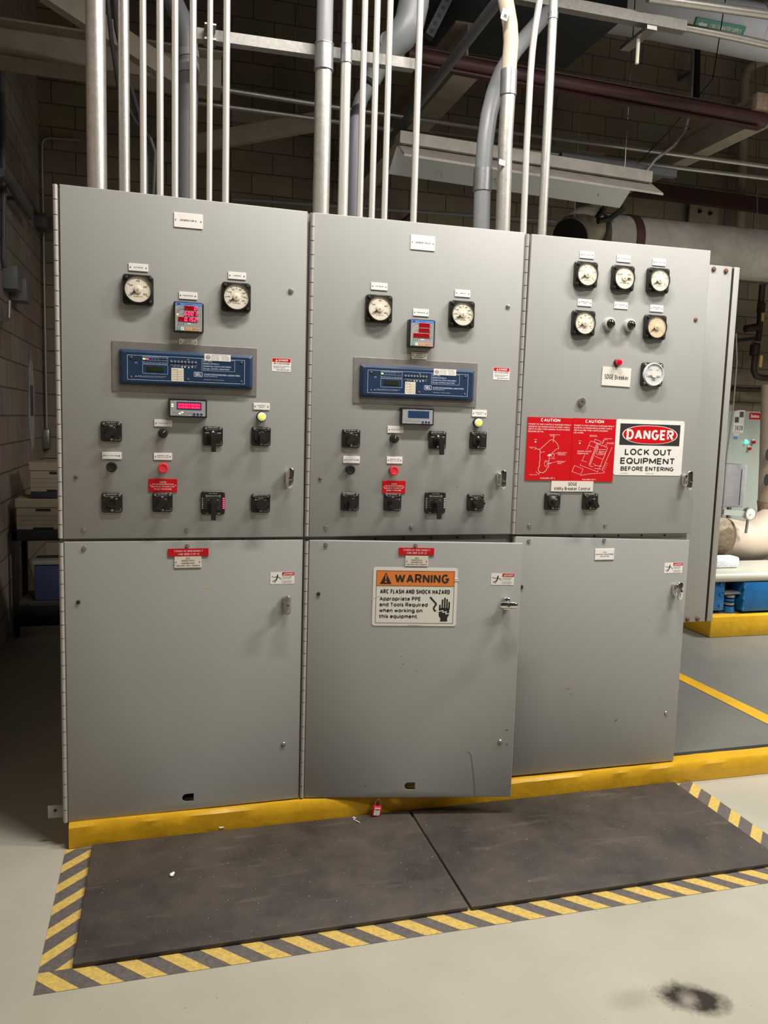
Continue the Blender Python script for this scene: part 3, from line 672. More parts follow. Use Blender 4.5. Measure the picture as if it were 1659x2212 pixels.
# meters ---------------------------------------------------------
def pol(r, deg): return (r*math.cos(math.radians(deg)), r*math.sin(math.radians(deg)))
def meter(cab, px, py, face, ndl, labs, minor=40, majors=5, a0=215, a1=-35, size=.108, unit=(), sweep=None, dep=.023, ink=INK, kind='needle'):
    u, z = F0.hit(px, py, dep*.6); h = size/2; b = MB()
    b.prism(rrect(0, 0, size, size, .012), 0, -dep+.006, BLACK, .003)
    b.lathe([(.0505, -dep+.008), (.0500, -dep-.003), (.0485, -dep-.005), (.0455, -dep-.005), (.0455, -dep+.002)], BLACK if kind == 'needle' else SILV, seg=48)
    for sx in (-1, 1):
        for sz in (-1, 1): b.lathe([(.0062, -dep+.006), (.0060, -dep+.003), (.004, -dep+.0015)], BLACKM if kind == 'needle' else STEEL, sx*(h-.0125), sz*(h-.0125), 12)
    mt = put(b, 'panel_meter', cab, F0.world(u, z))
    y = -dep-.001
    b = MB(); b.lathe([(.0455, -dep+.003), (.0455, y)], face, seg=48)
    y -= .0004; R = .0425
    for i in range(minor+1):
        a = a0+(a1-a0)*i/minor
        if sweep and not (sweep[0] <= i <= sweep[1]): continue
        b.line(pol(R-.0045, a), pol(R, a), .0005, y, ink)
    for i in range(majors):
        a = a0+(a1-a0)*i/(majors-1) if majors > 1 else 90; b.line(pol(R-.008, a), pol(R, a), .0013, y, ink)
    for (s, a, rr, hh) in labs:
        x_, z_ = pol(rr, a); b.text(s, x_, z_, hh, y, ink, bold=.01)
    for (s, x_, z_, hh) in unit: b.text(s, x_, z_, hh, y, ink, bold=.01)
    b.build('dial', mt)
    b = MB(); a = math.radians(ndl); t = Vector((math.cos(a), math.sin(a))); n = Vector((-t.y, t.x))
    if kind == 'sync':
        b.box(-.034, .034, -dep-.006, -dep-.0045, -.0022, .0022, WHITE); b.lathe([(.014, -dep-.0045), (.014, -dep-.0065)], CREAM, seg=24)
    else:
        L_ = .036; P = [t*.012+n*.0042, t*L_+n*.0002, t*L_-n*.0002, t*.012-n*.0042]
        b.prism([(p.x, p.y) for p in P], -dep-.0032, -dep-.004, INK)
        b.lathe([(.0135, -dep-.0022), (.0135, -dep-.0045), (.0125, -dep-.005)], face, seg=28)
        b.lathe([(.0042, -dep-.005), (.0040, -dep-.0065)], face, seg=16); b.disc(.0, -.0004, .0018, -dep-.0067, SCREW, 10)
    b.build('needle', mt)
    b = MB(); b.disc(0, 0, .0455, -dep-.0068, GLASS, 40); b.build('glass_cover', mt)
    return mt
kw = [('AC', 0, -.019, .004), ('KILOWATTS', 0, -.0255, .0042), ('4', -.0165, -.002, .003), ('3', .0155, -.003, .003)]
kv = [('KILOVARS', 0, -.0235, .0042), ('IN', -.02, .007, .003), ('OUT', .021, .004, .003)]
for cab, px, py in ((A, 298.5, 626), (B_, 819, 667)):
    meter(cab, px, py, CREAM, 217, [('0', 209, .030, .006), ('200', 152, .0285, .0062), ('400', 90, .030, .0062), ('600', 22, .0275, .0062), ('800', -33, .029, .0062)], unit=kw)
for cab, px, py in ((A, 510.5, 642), (B_, 998, 679)):
    meter(cab, px, py, CREAM, 217, [('400', 209, .028, .0055), ('300', 182, .029, .0055), ('200', 148, .029, .0055), ('100', 116, .029, .0055), ('0', 90, .030, .0055), ('100', 64, .029, .0055), ('200', 30, .029, .0055), ('300', 0, .029, .0055), ('400', -28, .0285, .0055)], majors=9, unit=kv)
kvu = [('KILOVOLTS', 0, -.0245, .0042), ('AC', 0, -.018, .0035)]
for px, py in ((1266.5, 593), (1422.5, 606)):
    meter(C_, px, py, CREAM, 213, [('0', 208, .031, .005), ('3', 155, .030, .0055), ('6', 110, .030, .0055), ('9', 66, .030, .0055), ('12', 20, .029, .0055), ('15', -33, .029, .0055)], majors=6, minor=30, unit=kvu, size=.106)
meter(C_, 1346.5, 601, CREAM, -5, [('SLOW', 150, .026, .0062), ('FAST', 32, .0265, .0062)], minor=24, sweep=(6, 18), majors=1, a0=150, a1=30, unit=[('SYNCHROSCOPE', 0, -.022, .0045), ('4', -.018, -.001, .003)], size=.106)
meter(C_, 1261, 698, CREAM, 213, [('55', 200, .030, .005), ('56', 178, .030, .0055), ('58', 135, .029, .0055), ('60', 90, .031, .0055), ('62', 45, .030, .0055), ('64', 4, .029, .0055), ('65', -28, .029, .0055)], majors=6, minor=30, unit=[('HERTZ', 0, -.022, .0055), ('60 CYCLES', 0, -.031, .0028)], size=.106)
meter(C_, 1416, 707, TAN, 213, [('55', 200, .030, .0045), ('60', 90, .030, .0045), ('65', -28, .029, .0045)], majors=6, minor=20, unit=[('HERTZ', 0, -.022, .0045)], size=.106, ink=mat('faded_ink', (.42, .34, .24), .6))
meter(C_, 1409.5, 809, SILV, 0, [('SLOW', 135, .027, .0045), ('FAST', 45, .027, .0045)], majors=5, minor=8, a0=180, a1=0, unit=[('SYNC', 0, -.026, .005)], size=.103, kind='sync')

# square power meters (red displays) -----------------------------
SEG = {'0': 'abcdef', '6': 'acdefg', '1': 'bc', '5': 'acdfg', '2': 'abdeg', '8': 'abcdefg', 'L': 'def', 'C': 'adef', 'E': 'adefg', '.': ''}
def seven(b, ch, cx, cz, w, h, y, m, t):
    S = {'a': ((-1, 1), (1, 1)), 'b': ((1, 0), (1, 1)), 'c': ((1, -1), (1, 0)), 'd': ((-1, -1), (1, -1)), 'e': ((-1, -1), (-1, 0)), 'f': ((-1, 0), (-1, 1)), 'g': ((-1, 0), (1, 0))}
    for s in SEG[ch]:
        p, q = S[s]; sl = .12*h
        f = lambda v: (cx+v[0]*w/2+v[1]*sl/2, cz+v[1]*h/2)
        b.line(f(p), f(q), t, y, m)
def power_meter(cab, px, py, lit):
    u, z = F0.hit(px, py, .02); w, h, d = .108, .110, .032; b = MB()
    b.prism(rrect(0, 0, w, h, .006), 0, -d, BLACK, .0025)
    pm = put(b, 'power_meter', cab, F0.world(u, z)); y = -d-.0004
    b = MB(); b.rect(0, 0, w-.012, h-.010, y, PMG); y -= .0003
    b.rect(0, .0455, w-.012, .011, y, PMB); y -= .0003
    b.rect(-.036, .0455, .010, .005, y, BLUER); b.text('POWER METER', 0, .0455, .003, y, BLUER)
    for i in range(9):
        a = 180-i*13; p = pol(.020, a); q = pol(.026, a)
        b.disc(-.022+p[0]*.9, .008+p[1], .0014, y, WHITE if not lit else INKG, 8); b.text('%d' % (i*10), -.022+q[0]*.9, .008+q[1], .0022, y, INKG)
    if lit: b.disc(-.040, .008, .0035, y-.0002, LEDG, 12, .0028)
    b.text('LOAD', -.023, .011, .0022, y, INKG)
    for i in range(3): b.disc(-.036+i*.0085, -.026, .0017, y, INK, 10); b.text(('Energy', 'Rx', 'Tx')[i], -.036+i*.0085, -.0305, .002, y, INKG)
    b.rect(.001, -.0235, .013, .004, y, WHITE)
    for r in range(3):
        for k in range(4): b.rect(.033, .034-r*.0215-k*.0043, .0035, .0018, y, INK if (k < 3 or not lit) else LEDR); b.text(('Volts', 'Amps', 'kW')[r] if k == 0 else 'L%d' % k, .042, .034-r*.0215-k*.0043, .0022, y, INKG)
    for i, (m_, s_) in enumerate(((TEAL, 'S'), (WHITE, 'P'), (ORANGEK, '^'), (ORANGEK, 'v'), (ORANGEK, 'ESC'), (ORANGEK, 'OK'))):
        x_ = (-.036, -.0225, -.0045, .008, .0205, .033)[i]; b.rect(x_, -.0425, .0105, .0115, y, m_); b.text(s_, x_, -.0425, .0042, y-.0002, INK if i else WHITE)
    b.build('faceplate', pm)
    wins = [(.0075, .0325, .046, .0165), (.0075, .0125, .046, .0165), (-.0035, -.0085, .068, .0165)]
    vals = ['0', '6001', '0.152'] if lit else ['', '', '']
    for (cx, cz, ww, hh), v in zip(wins, vals):
        b = MB(); b.rect(cx, cz, ww+.002, hh+.002, y-.0001, OFFW); b.prism([(cx-ww/2, cz-hh/2), (cx+ww/2, cz-hh/2), (cx+ww/2, cz+hh/2), (cx-ww/2, cz+hh/2)], y, y-.001, LEDW)
        if v:
            x_ = cx+ww/2-.0065
            for ch in v[::-1]:
                if ch == '.': b.disc(x_+.0065, cz-.0055, .0009, y-.0014, LEDR, 8); continue
                seven(b, ch, x_, cz, .0062, .0115, y-.0014, LEDR, .0022); x_ -= .0115
        b.build('display', pm)
power_meter(A, 407.5, 686, True); power_meter(B_, 910, 721, False)

# blue relays ----------------------------------------------------
def relay(cab, px, py, lit):
    u, z = F0.hit(px, py, .01); b = MB(); W, H = .482, .128
    rs = []
    for (ww, hh, y) in ((W, H, 0), (W, H, -.010), (W-.022, H-.022, -.022), (W-.03, H-.03, -.022)): rs.append([(x, y, z_) for x, z_ in rrect(0, 0, ww, hh, .006)])
    b.rings(rs, BLUE)
    rl = put(b, 'protection_relay', cab, F0.world(u, z))
    b = MB(); b.box(-.267, .258, -.0035, 0, -.088, .093, ALU, .0008, 1); b.build('mounting_plate', rl)
    y = -.0225; b = MB(); X = lambda p: (p-405)/302*.482
    b.frame(X(404), -.001, .423, .088, .0012, y, BLUEL)
    for x_ in (X(280), X(279.5)): pass
    for xx in (X(280), X(406), X(529)):
        for zz in (.035, -.036):
            b.lathe([(.0042, -.022), (.0038, -.0245), (.002, -.025)], SCREW if False else STEEL, xx, zz, 12)
    # led grid
    gx0, gx1 = X(305), X(360.5); gw = gx1-gx0
    b.frame((gx0+gx1)/2, .0285, gw, .026, .0007, y, BLUEL); b.line((gx0, .0275), (gx1, .0275), .0006, y, BLUEL)
    t1 = ['EN', 'TRIP', 'INST', '24', '27/59', '32', '40', '46']; t2 = ['60', 'DIFF', '50', '51', 'N', '64G', '78', '81']
    for i in range(8):
        xx = gx0+gw*(i+.5)/8; b.text(t1[i], xx, .0375, .0030, y, BLUEL, w=.0075); b.text(t2[i], xx, .0195, .0028, y, BLUEL, w=.0075)
        if 0 < i < 6: b.line((gx0+gw*i/8, .0275), (gx0+gw*i/8, .0415), .0005, y, BLUEL)
    b.frame((gx0+gx1)/2, -.0045, gw, .0335, .0009, y, BLUEL)
    b.rect(X(289), .0265, .016, .010, y, BLACKM); b.text('SERIAL', X(291), .018, .0024, y, BLUEL); b.text('PORT F', X(291), .0145, .0024, y, BLUEL)
    lab = ['TARGET', 'METER', 'EVENTS', 'STATUS', 'OTHER', 'SET', 'CNTRL', 'GROUP']
    for i in range(8):
        xx = X(368.5)+i*.0125; b.text(lab[i], xx, .0155, .0026, y, BLUEL, w=.010)
    b.line((X(366), .0125), (X(424), .0125), .0005, y, BLUEL)
    b.text('CANCEL', X(374.5)+.002, .0088, .0024, y, BLUEL, w=.010); b.text('SELECT', X(382.5)+.003, .0088, .0024, y, BLUEL, w=.010)
    for i, sh in enumerate(('l', 'r', 'u', 'd')):
        cx = X(368.5)+(3+i)*.0125; cz = .0085; q = .0032
        P = {'l': [(-q, 0), (q, -q), (q, q)], 'r': [(q, 0), (-q, q), (-q, -q)], 'u': [(0, q), (-q, -q), (q, -q)], 'd': [(0, -q), (q, q), (-q, q)]}[sh]
        b.flat([(cx+p[0], cz+p[1]) for p in P], y, WHITE)
    b.text('EXIT', X(368.5)+7*.0125, .0085, .0024, y, BLUEL)
    # right text
    rx = X(440); b.frame((X(437.5)+X(513.5))/2, .0195, X(513.5)-X(437.5), .041, .0009, y, BLUEL)
    for i, s in enumerate(['SEL-300G', 'GENERATOR RELAY', 'SEQUENTIAL EVENTS RECORDER', 'SELogic CONTROL EQUATIONS']):
        b.text(s, rx, .0335-i*.0092, .0055, y, BLUEL, w=(.033, .060, .103, .097)[i], al='L')
    b.prism(rrect(X(429), -.0165, .031, .018, .003), -.022, -.0224, BLUEL); b.prism(rrect(X(429), -.0165, .027, .014, .002), -.0222, -.0228, BLUE)
    b.text('SEL', X(429), -.0165, .0105, y-.0008, WHITE, bold=.03)
    b.text('SCHWEITZER ENGINEERING LABORATORIES', X(442), -.0155, .0062, y, BLUEL, w=.134, al='L'); b.text('PULLMAN, WASHINGTON, USA', X(442), -.0225, .0034, y, BLUEL, w=.05, al='L')
    b.text('GLOBAL RELAY - PATENTS PENDING', X(442), -.0345, .0026, y, BLUEL, w=.075, al='L')
    b.flat([(X(288), -.0345), (X(292), -.0345), (X(290), -.030)], y, BLUEL)
    b.text('WARNING: TO PREVENT ELECTRIC SHOCK REMOVE POWER', X(294), -.0305, .0022, y, BLUEL, w=.100, al='L'); b.text('BEFORE REMOVING OR INSTALLING THIS UNIT', X(294), -.0340, .0022, y, BLUEL, w=.09, al='L')
    b.build('front_plate', rl)
    b = MB(); b.box(X(315), X(351), -.0235, -.0222, -.0115, .0045, LCD); b.build('display', rl)
    for i in range(8):
        b = MB(); b.lathe([(.0046, -.022), (.0046, -.026), (.003, -.0265)], PVC, X(368.5)+i*.0125, .0265, 16); b.build('push_button', rl)
    for i, m_ in enumerate((LEDG, LEDR) if lit else (LEDG,)):
        b = MB(); xx = gx0+gw*(i+.45)/8; b.box(xx-.0042, xx+.0042, -.0245, -.0222, .029, .0335, m_, .001, 1); b.build('indicator_led', rl)
    b = MB(); cx = X(472.5); b.box(X(443), X(503.5), -.0233, -.0225, .036, .061, WHITE)
    b.disc(X(451.5), .0485, .0078, -.0236, INKG, 18); b.disc(X(451.5), .0485, .0055, -.0238, WHITE, 18); b.rect(X(451.5), .0485, .009, .003, -.024, INKG)
    b.text('PROPERTY RECORD', X(478), .0565, .0026, -.0236, INKG, w=.056)
    for i in range(3):
        b.text('PART NO. 0300G', X(458), .051-i*.0055, .0024, -.0236, INK, w=.030, al='L'); b.text('FIRM 1015008', X(483), .051-i*.0055, .0024, -.0236, INK, w=.026, al='L')
    b.build('asset_label', rl)
    b = MB(); x0, x1 = X(368.5), X(396); b.flat([(x0, .0035), (x1, .0035), (x1+.0005, -.045), (x0+.003, -.046), (x0-.0003, -.042)], -.0230, CREAM)
    b.flat([(x0, .0035), (x0-.0003, -.042), (x0+.003, -.046), (x1+.0005, -.045), (x1, .0035)], -.0226, CREAM)
    for i in range(6): b.line((x0+.002, -.007-i*.0065), (x1-.002, -.007-i*.0065), .0007, -.0233, INKG)
    b.line(((x0+x1)/2, .001), ((x0+x1)/2, -.044), .0006, -.0233, INKG); b.text('SER RELAY', x0+.012, -.002, .0028, -.0233, INK); b.text('IN', x1-.010, -.002, .0028, -.0233, INK)
    b.build('paper_schedule', rl)
relay(A, 405, 798.5, True); relay(B_, 903, 828, False)

# synchroniser display modules -----------------------------------
def sync_module(cab, px, py, lit):
    u, z = F0.hit(px, py, .015); w, h, d = .139, .069, .022; b = MB()
    b.prism(rrect(0, 0, w, h, .002), 0, -d, BLACK, .002)
    sm = put(b, 'sync_display', cab, F0.world(u, z)); y = -d-.0004
    b = MB(); b.rect(0, -.0005, w-.011, h-.013, y, PMG); y -= .0003
    b.text('SEL SYNCHRONIZER', -.026, .0265, .0028, y, WHITE, w=.042); b.text('SPM-D', .037, .0265, .0028, y, WHITE, w=.018)
    for i in range(4): b.text('V%d' % i, -.054, .018-i*.008, .0026, y, WHITE)
    for k in range(14): b.disc(-.049+k*.0068*(1 if k < 7 else 1), -.020 if k % 2 else -.017, .0014, y, INKG, 8)
    b.text('VOLTAGE', -.034, -.0265, .0022, y, WHITE); b.text('FREQUENCY', .006, -.0265, .0022, y, WHITE)
    b.build('faceplate', sm)
    b = MB(); b.rect(.004, .0085, .090, .029, y, BLUER); y2 = y-.0003
    if lit:
        b.rect(.004, .0085, .083, .020, y2, LEDR2)
        b.text('S=12.0KV 60.0Hz', .004, .0135, .0072, y2-.0003, LEDR, w=.078, bold=.01); b.text('G=12.0KV 60.0Hz', .004, .0035, .0072, y2-.0003, LEDR, w=.078, bold=.01)
    else: b.rect(.004, .0085, .078, .021, y2, LCDB)
    b.build('display', sm)
    for i in range(3):
        b = MB(); x_ = .023+i*.013; b.rect(x_, -.021, .011, .011, y, WHITE); b.box(x_-.0045, x_+.0045, y-.002, y-.0002, -.0255, -.0165, BLUER, .0008, 1); b.build('push_button', sm)
    if lit:
        for (lx, lz) in ((-.0565, .0125), (-.0565, .005), (-.021, -.016), (-.030, -.0205)):
            b = MB(); b.sphere((lx, y-.0005, lz), .0022, LEDY, 1.9, .5, 1, 10, 6); b.build('indicator_led', sm)
sync_module(A, 406, 882, True); sync_module(B_, 901, 900, False)

# rotary switches ------------------------------------------------
def switch(cab, px, py, kind, title, legs=(), ang=0., size=.074, d0=.05, led=None):
    u, z = F0.hit(px, py, .006); h = size/2; b = MB()
    big = kind == 'breaker'; S = .090 if big else size; s = S/2
    b.prism(rrect(0, 0, S, S, .009), 0, -.009, BLACK, .002)
    sw = put(b, 'rotary_switch', cab, F0.world(u, z)); y = -.0094
    b = MB()
    if big:
        b.prism(rrect(0, .002, .060, .060, .008), -.009, -.011, PLATE)
        for i in range(6):
            zz = .018-i*.0075; b.rect(-.040, zz, .003, .003, y, OFFW); b.text('FA', -.0345, zz, .0022, y, OFFW)
            b.rect(.040, zz, .007, .0036, y-.0005, LEDR if led else OFFW)
        b.text('FAULT LOCATOR', 0, .037, .003, y, OFFW); b.text('01 02', -.022, -.040, .003, y, OFFW); b.text('03 04', .022, -.040, .003, y, OFFW)
        b.text('BREAKER CONTROL', 0, .0275, .0028, -.0114, WHITE, w=.036); b.rect(0, .0165, .0035, .005, -.0116, LEDR2)
        b.text('TRIP', -.014, .011, .003, -.0114, WHITE); b.text('CLOSE', .015, .011, .003, -.0114, WHITE)
        scr = [(-.024, .0265), (.024, .0265)]
    else:
        b.text(title, 0, s-.0055, .0036, y, WHITE, w=min(.0027*len(title)+.004, .046)); b.pline([(-.026, .006), (-.020, .0245), (.020, .0245), (.026, .006)] if False else [(-.022, .022), (-.016, .0245), (.016, .0245), (.022, .022)], .0006, y, OFFW)
        b.pline([(-s+.006, -.02), (-s+.006, -s+.006), (-.006, -s+.006)], .0005, y, INKG); b.pline([(.008, -s+.006), (s-.006, -s+.006), (s-.006, -.02)], .0005, y, OFFW)
        scr = [(-s+.0105, s-.009), (s-.0105, s-.009), (0, -s+.0085)]
    for (s_, lx, lz) in legs: b.text(s_, lx, lz, .0038, y if not big else -.0114, WHITE)
    for (sx, sz) in scr: b.lathe([(.0052, -.009), (.0048, -.0115), (.0025, -.0125)], SCREW, sx, sz, 14)
    b.build('legend_plate', sw)
    b = MB(); t = math.radians(ang)
    def rp(P): return [(x*math.cos(t)-z_*math.sin(t), x*math.sin(t)+z_*math.cos(t)) for x, z_ in P]
    if kind == 'arrow':
        b.lathe([(.019, -.009), (.018, -.016)], BLACK, seg=28); b.lathe([(.011, -.014), (.011, -d0+.01)], BLACK, seg=20)
        b.prism(rp([(-.010, -.030), (.010, -.030), (.0125, .010), (0, .026), (-.0125, .010)]), -d0+.014, -d0, BLACK, .0025); b.disc(0, -.0005, .004, -d0-.0002, BLACKM, 14)
        P = rp([(0, .0225), (0, .016)]); b.line(P[0], P[1], .0012, -d0-.0003, OFFW)
    elif kind in ('lever', 'breaker'):
        b.lathe([(.020, -.009), (.018, -.018)], BLACK, seg=28); b.lathe([(.0115, -.014), (.0105, -d0+.006)], BLACK, seg=20)
        tip = -.058 if kind == 'lever' else -.062
        b.prism(rp([(-.0085, tip), (.0085, tip), (.0095, -.008), (.0115, .006), (0, .016), (-.0115, .006), (-.0095, -.008)]), -d0+.012, -d0, BLACK, .0025)
        b.disc(0, 0, .004, -d0-.0002, BLACKM, 14)
        if kind == 'lever': P = rp([(0, .022), (-.005, .014), (.005, .014)]); b.flat(P, -.0182, WHITE)
    elif kind == 'short':
        b.lathe([(.0285, -.009), (.027, -.012)], BLACK, seg=32); b.lathe([(.011, -.012), (.010, -d0+.01)], BLACK, seg=20)
        b.prism(rp([(-.009, -.027), (.009, -.027), (.0105, .005), (.006, .018), (-.006, .018), (-.0105, .005)]), -d0+.016, -d0, BLACK, .003); b.disc(0, 0, .004, -d0-.0002, BLACKM, 14)
        if led == 'w': b.flat([(-.008, .012), (-.002, .018), (.002, .012)], -.0125, WHITE)
    elif kind == 'star':
        b.lathe([(.016, -.009), (.016, -.018)], BLACK, seg=28); b.lathe([(.010, -.016), (.010, -d0+.016)], BLACK, seg=18)
        P = [((.0215+.0028*math.cos(8*a))*math.cos(a), (.0215+.0028*math.cos(8*a))*math.sin(a)) for a in (2*PI*i/64 for i in range(64))]
        b.prism(P, -d0+.018, -d0, BLACK, .002); b.disc(0, 0, .004, -d0-.0002, BLACKM, 14)
    elif kind == 'socket':
        b.lathe([(.0175, -.009), (.0175, -.013), (.0135, -.0135), (.0130, -.0095)], BLACK, seg=28); b.lathe([(.003, -.009), (.003, -.012)], PLATE, seg=12)
    elif kind == 'oval':
        b.lathe([(.025, -.009), (.0245, -.013), (.0135, -.020), (.0125, -.032)], BLACK, seg=28)
        b.sphere((0, -.034, -.002), .0125, BLACK, 1., .6, 1.5)
    b.build('knob', sw)
    return sw
switch(A, 240.5, 932, 'arrow', 'SYNC SWITCH', [('SYNC', 0, .020)], -38, d0=.040)
switch(A, 460, 942, 'lever', 'SPEED CONTROL', [('RAISE', -.021, .012), ('LOWER', .021, .012)], 0)
switch(A, 564, 942.5, 'short', 'LOCK OUT RELAY', [('TRIP', -.018, .008)], 2, led='w')
switch(A, 242, 1086, 'socket', 'SYNCHROSCOPE', [('OFF', 0, .020), ('ON', .016, .015)], 0)
switch(A, 351, 1085, 'arrow', 'VOLTAGE REG.', [('OFF', 0, .020)], -38, d0=.040)
switch(A, 460, 1086.5, 'breaker', '', (), 0, led=True)
switch(A, 563, 1087, 'star', 'ENGINE CONTROL SW', [('RATED', 0, .019), ('IDLE', -.018, .014)], 0)
switch(B_, 758.5, 947, 'arrow', 'SYNC SWITCH', [('SYNC', 0, .020)], -42, d0=.046)
switch(B_, 945, 950.5, 'lever', 'SPEED CONTROL', [('RAISE', -.021, .012), ('LOWER', .021, .013)], 3, d0=.062)
switch(B_, 1033, 951, 'short', 'LOCK OUT RELAY', [('TRIP', -.018, .008)], 0, led='w', d0=.066)
switch(B_, 756, 1084, 'short', 'SYNCHROSCOPE', [('OFF', -.004, .018), ('ON', .016, .016)], -8, d0=.052)
switch(B_, 848, 1084.5, 'arrow', 'VOLTAGE REG.', [('OFF', 0, .020)], -38, d0=.062)
switch(B_, 940, 1086, 'breaker', '', (), 3, d0=.060)
switch(B_, 1027, 1085, 'star', 'ENGINE CONTROL SW', [('RATED', 0, .019), ('IDLE', -.018, .014)], 0, d0=.060)
switch(C_, 1193.5, 1083, 'oval', 'BREAKER CONTROL', [('TRIP', -.015, .012), ('CLOSE', .015, .012)], 0)
switch(C_, 1275, 1083, 'short', 'SYNCHRONIZE', [('MAN', -.018, .014), ('OFF', -.018, .009)], 28, d0=.055)

# push buttons, pots, lamps --------------------------------------
def knob(cab, px, py, kind, dp=.02):
    u, z = F0.hit(px, py, dp); b = MB()
    if kind == 'pot':
        b.lathe([(.0185, 0), (.0185, -.004), (.0175, -.006), (.0165, -.022), (.010, -.0245)], BLACK, seg=14)
        b.line((0, .002), (.008, .010) if cab is A else (.001, .0125), .0013, -.0248, WHITE); nm = 'adjusting_knob'
    elif kind in ('black', 'red'):
        m_ = BLACK if kind == 'black' else REDB
        b.lathe([(.0165, 0), (.0165, -.005), (.012, -.0055), (.012, -.014)], BLACK if kind == 'black' else BLACKM, seg=24)
        b.lathe([(.0145, -.014), (.0185, -.017), (.0195, -.024), (.0175, -.028), (.0120, -.0285), (.0110, -.027), (.0105, -.027)], m_, seg=32); nm = 'push_button'
    elif kind == 'lamp':
        b.lathe([(.0195, 0), (.0195, -.008), (.0175, -.014), (.0165, -.014)], BLACK, seg=28); nm = 'pilot_lamp'
    elif kind == 'redlamp':
        b.lathe([(.0155, 0), (.0155, -.010), (.013, -.012)], BLACK, seg=24); nm = 'pilot_lamp'
    elif kind == 'bulb':
        b.lathe([(.0265, 0), (.0275, -.006), (.026, -.020), (.0235, -.0215), (.0195, -.0215), (.019, -.016)], DRIVE, seg=32); nm = 'sync_lamp'
    elif kind == 'lock':
        b.lathe([(.0175, 0), (.0175, -.010), (.0165, -.012), (.005, -.0122), (.004, -.010)], STEEL, seg=32); b.disc(0, 0, .0035, -.0124, BLACKM, 14); nm = 'lock_cylinder'
    elif kind == 'cap': nm = 'x'
    o = put(b, nm, cab, F0.world(u, z))
    if kind == 'lamp':
        b = MB(); b.lathe([(.0165, -.012), (.0165, -.018), (.0145, -.022), (.0095, -.0245)], LENSY, seg=28); b.lathe([(.0088, -.0243), (.0060, -.0258), (.002, -.0262)], LENSYC, seg=20); b.build('lens', o)
    if kind == 'redlamp':
        b = MB(); b.lathe([(.0125, -.010), (.0135, -.016), (.0130, -.024), (.0100, -.028), (.004, -.030)], REDL, seg=10); b.build('lens', o)
    if kind == 'bulb':
        b = MB(); b.sphere((0, -.021, 0), .0195, BULB, 1, .95, 1, 20, 14); b.build('bulb', o)
knob(A, 352, 936, 'pot'); knob(B_, 853.5, 948, 'pot')
knob(A, 241, 1009, 'black', .027); knob(B_, 757.5, 1015, 'black', .027)
knob(A, 352.5, 1011, 'red', .027); knob(B_, 852, 1017, 'red', .027)
knob(A, 566, 900, 'lamp'); knob(B_, 1034.5, 913, 'lamp')
knob(C_, 1319, 699, 'bulb', .02); knob(C_, 1363, 702, 'bulb', .02)
knob(C_, 1337, 783, 'redlamp', .018); knob(C_, 1257.5, 868, 'lock', .01)

# ------------------------------------------------------------------ signs (things stuck on the doors)
def sign(fr, px, py, w, h, draw, label, name='sign', cat='sign', m=WHITE, r=.0, th=.0012, group=None, tilt=0., box=None):
    u, z = fr.hit(px, py); b = MB()
    w0, h0 = w, h
    if box: u, z, w, h = ext(fr, *box)
    if r: b.prism(rrect(0, 0, w, h, r), -.0003, -.0003-th, m)
    else: b.box(-w/2, w/2, -.0003-th, -.0003, -h/2, h/2, m)
    old = set(b.bm.verts); draw(b, -.0007-th)
    if box:
        for v in b.bm.verts:
            if v not in old: v.co.x *= w/w0; v.co.z *= h/h0
    o = b.build(name, None, fr.world(u, z), rot=(0, tilt, -fr.th)); tag(o, label, cat, group); return o
def ext(fr, xl, xr, yt, yb):
    """centre pixel, width and height on a door from the pixel extents measured through the middle"""
    ym = (yt+yb)/2; xm = (xl+xr)/2; a = fr.hit(xl, ym)[0]; c = fr.hit(xr, ym)[0]; t = fr.hit(xm, yt)[1]; q = fr.hit(xm, yb)[1]
    return (a+c)/2, (t+q)/2, c-a, t-q
def d_danger(b, y):
    b.rect(0, .064, .296, .104, y, INK); y1 = y-.0003
    E = lambda s, yy, m_: b.flat([(s*.136*math.copysign(abs(math.cos(a))**.80, math.cos(a)), .064+(s**1.5)*.0455*math.sin(a)) for a in (2*PI*i/64 for i in range(64))], yy, m_)
    E(1.0, y1, WHITE); E(.965, y1-.0003, REDS)
    b.text('DANGER', 0, .064, .050, y1-.0007, WHITE, w=.232, bold=.035)
    b.text('LOCK OUT', -.003, -.021, .0315, y, INK, w=.232, bold=.03); b.text('EQUIPMENT', -.003, -.065, .0315, y, INK, w=.270, bold=.03); b.text('BEFORE ENTERING', -.003, -.1035, .0215, y, INK, w=.262, bold=.025)
    b.text('ACCUFORM MPLG010', -.135, -.127, .003, y, INKG, al='L'); b.text('REORDER BY NUMBER', -.01, -.127, .003, y, INKG, al='L')
sign(F0, 1400.5, 967, .337, .272, d_danger, box=(1327.5, 1475, 907.5, 1027), label='white rounded sign reading DANGER LOCK OUT EQUIPMENT BEFORE ENTERING', r=.012, m=mat('sign_white', (.82, .81, .77), .35))
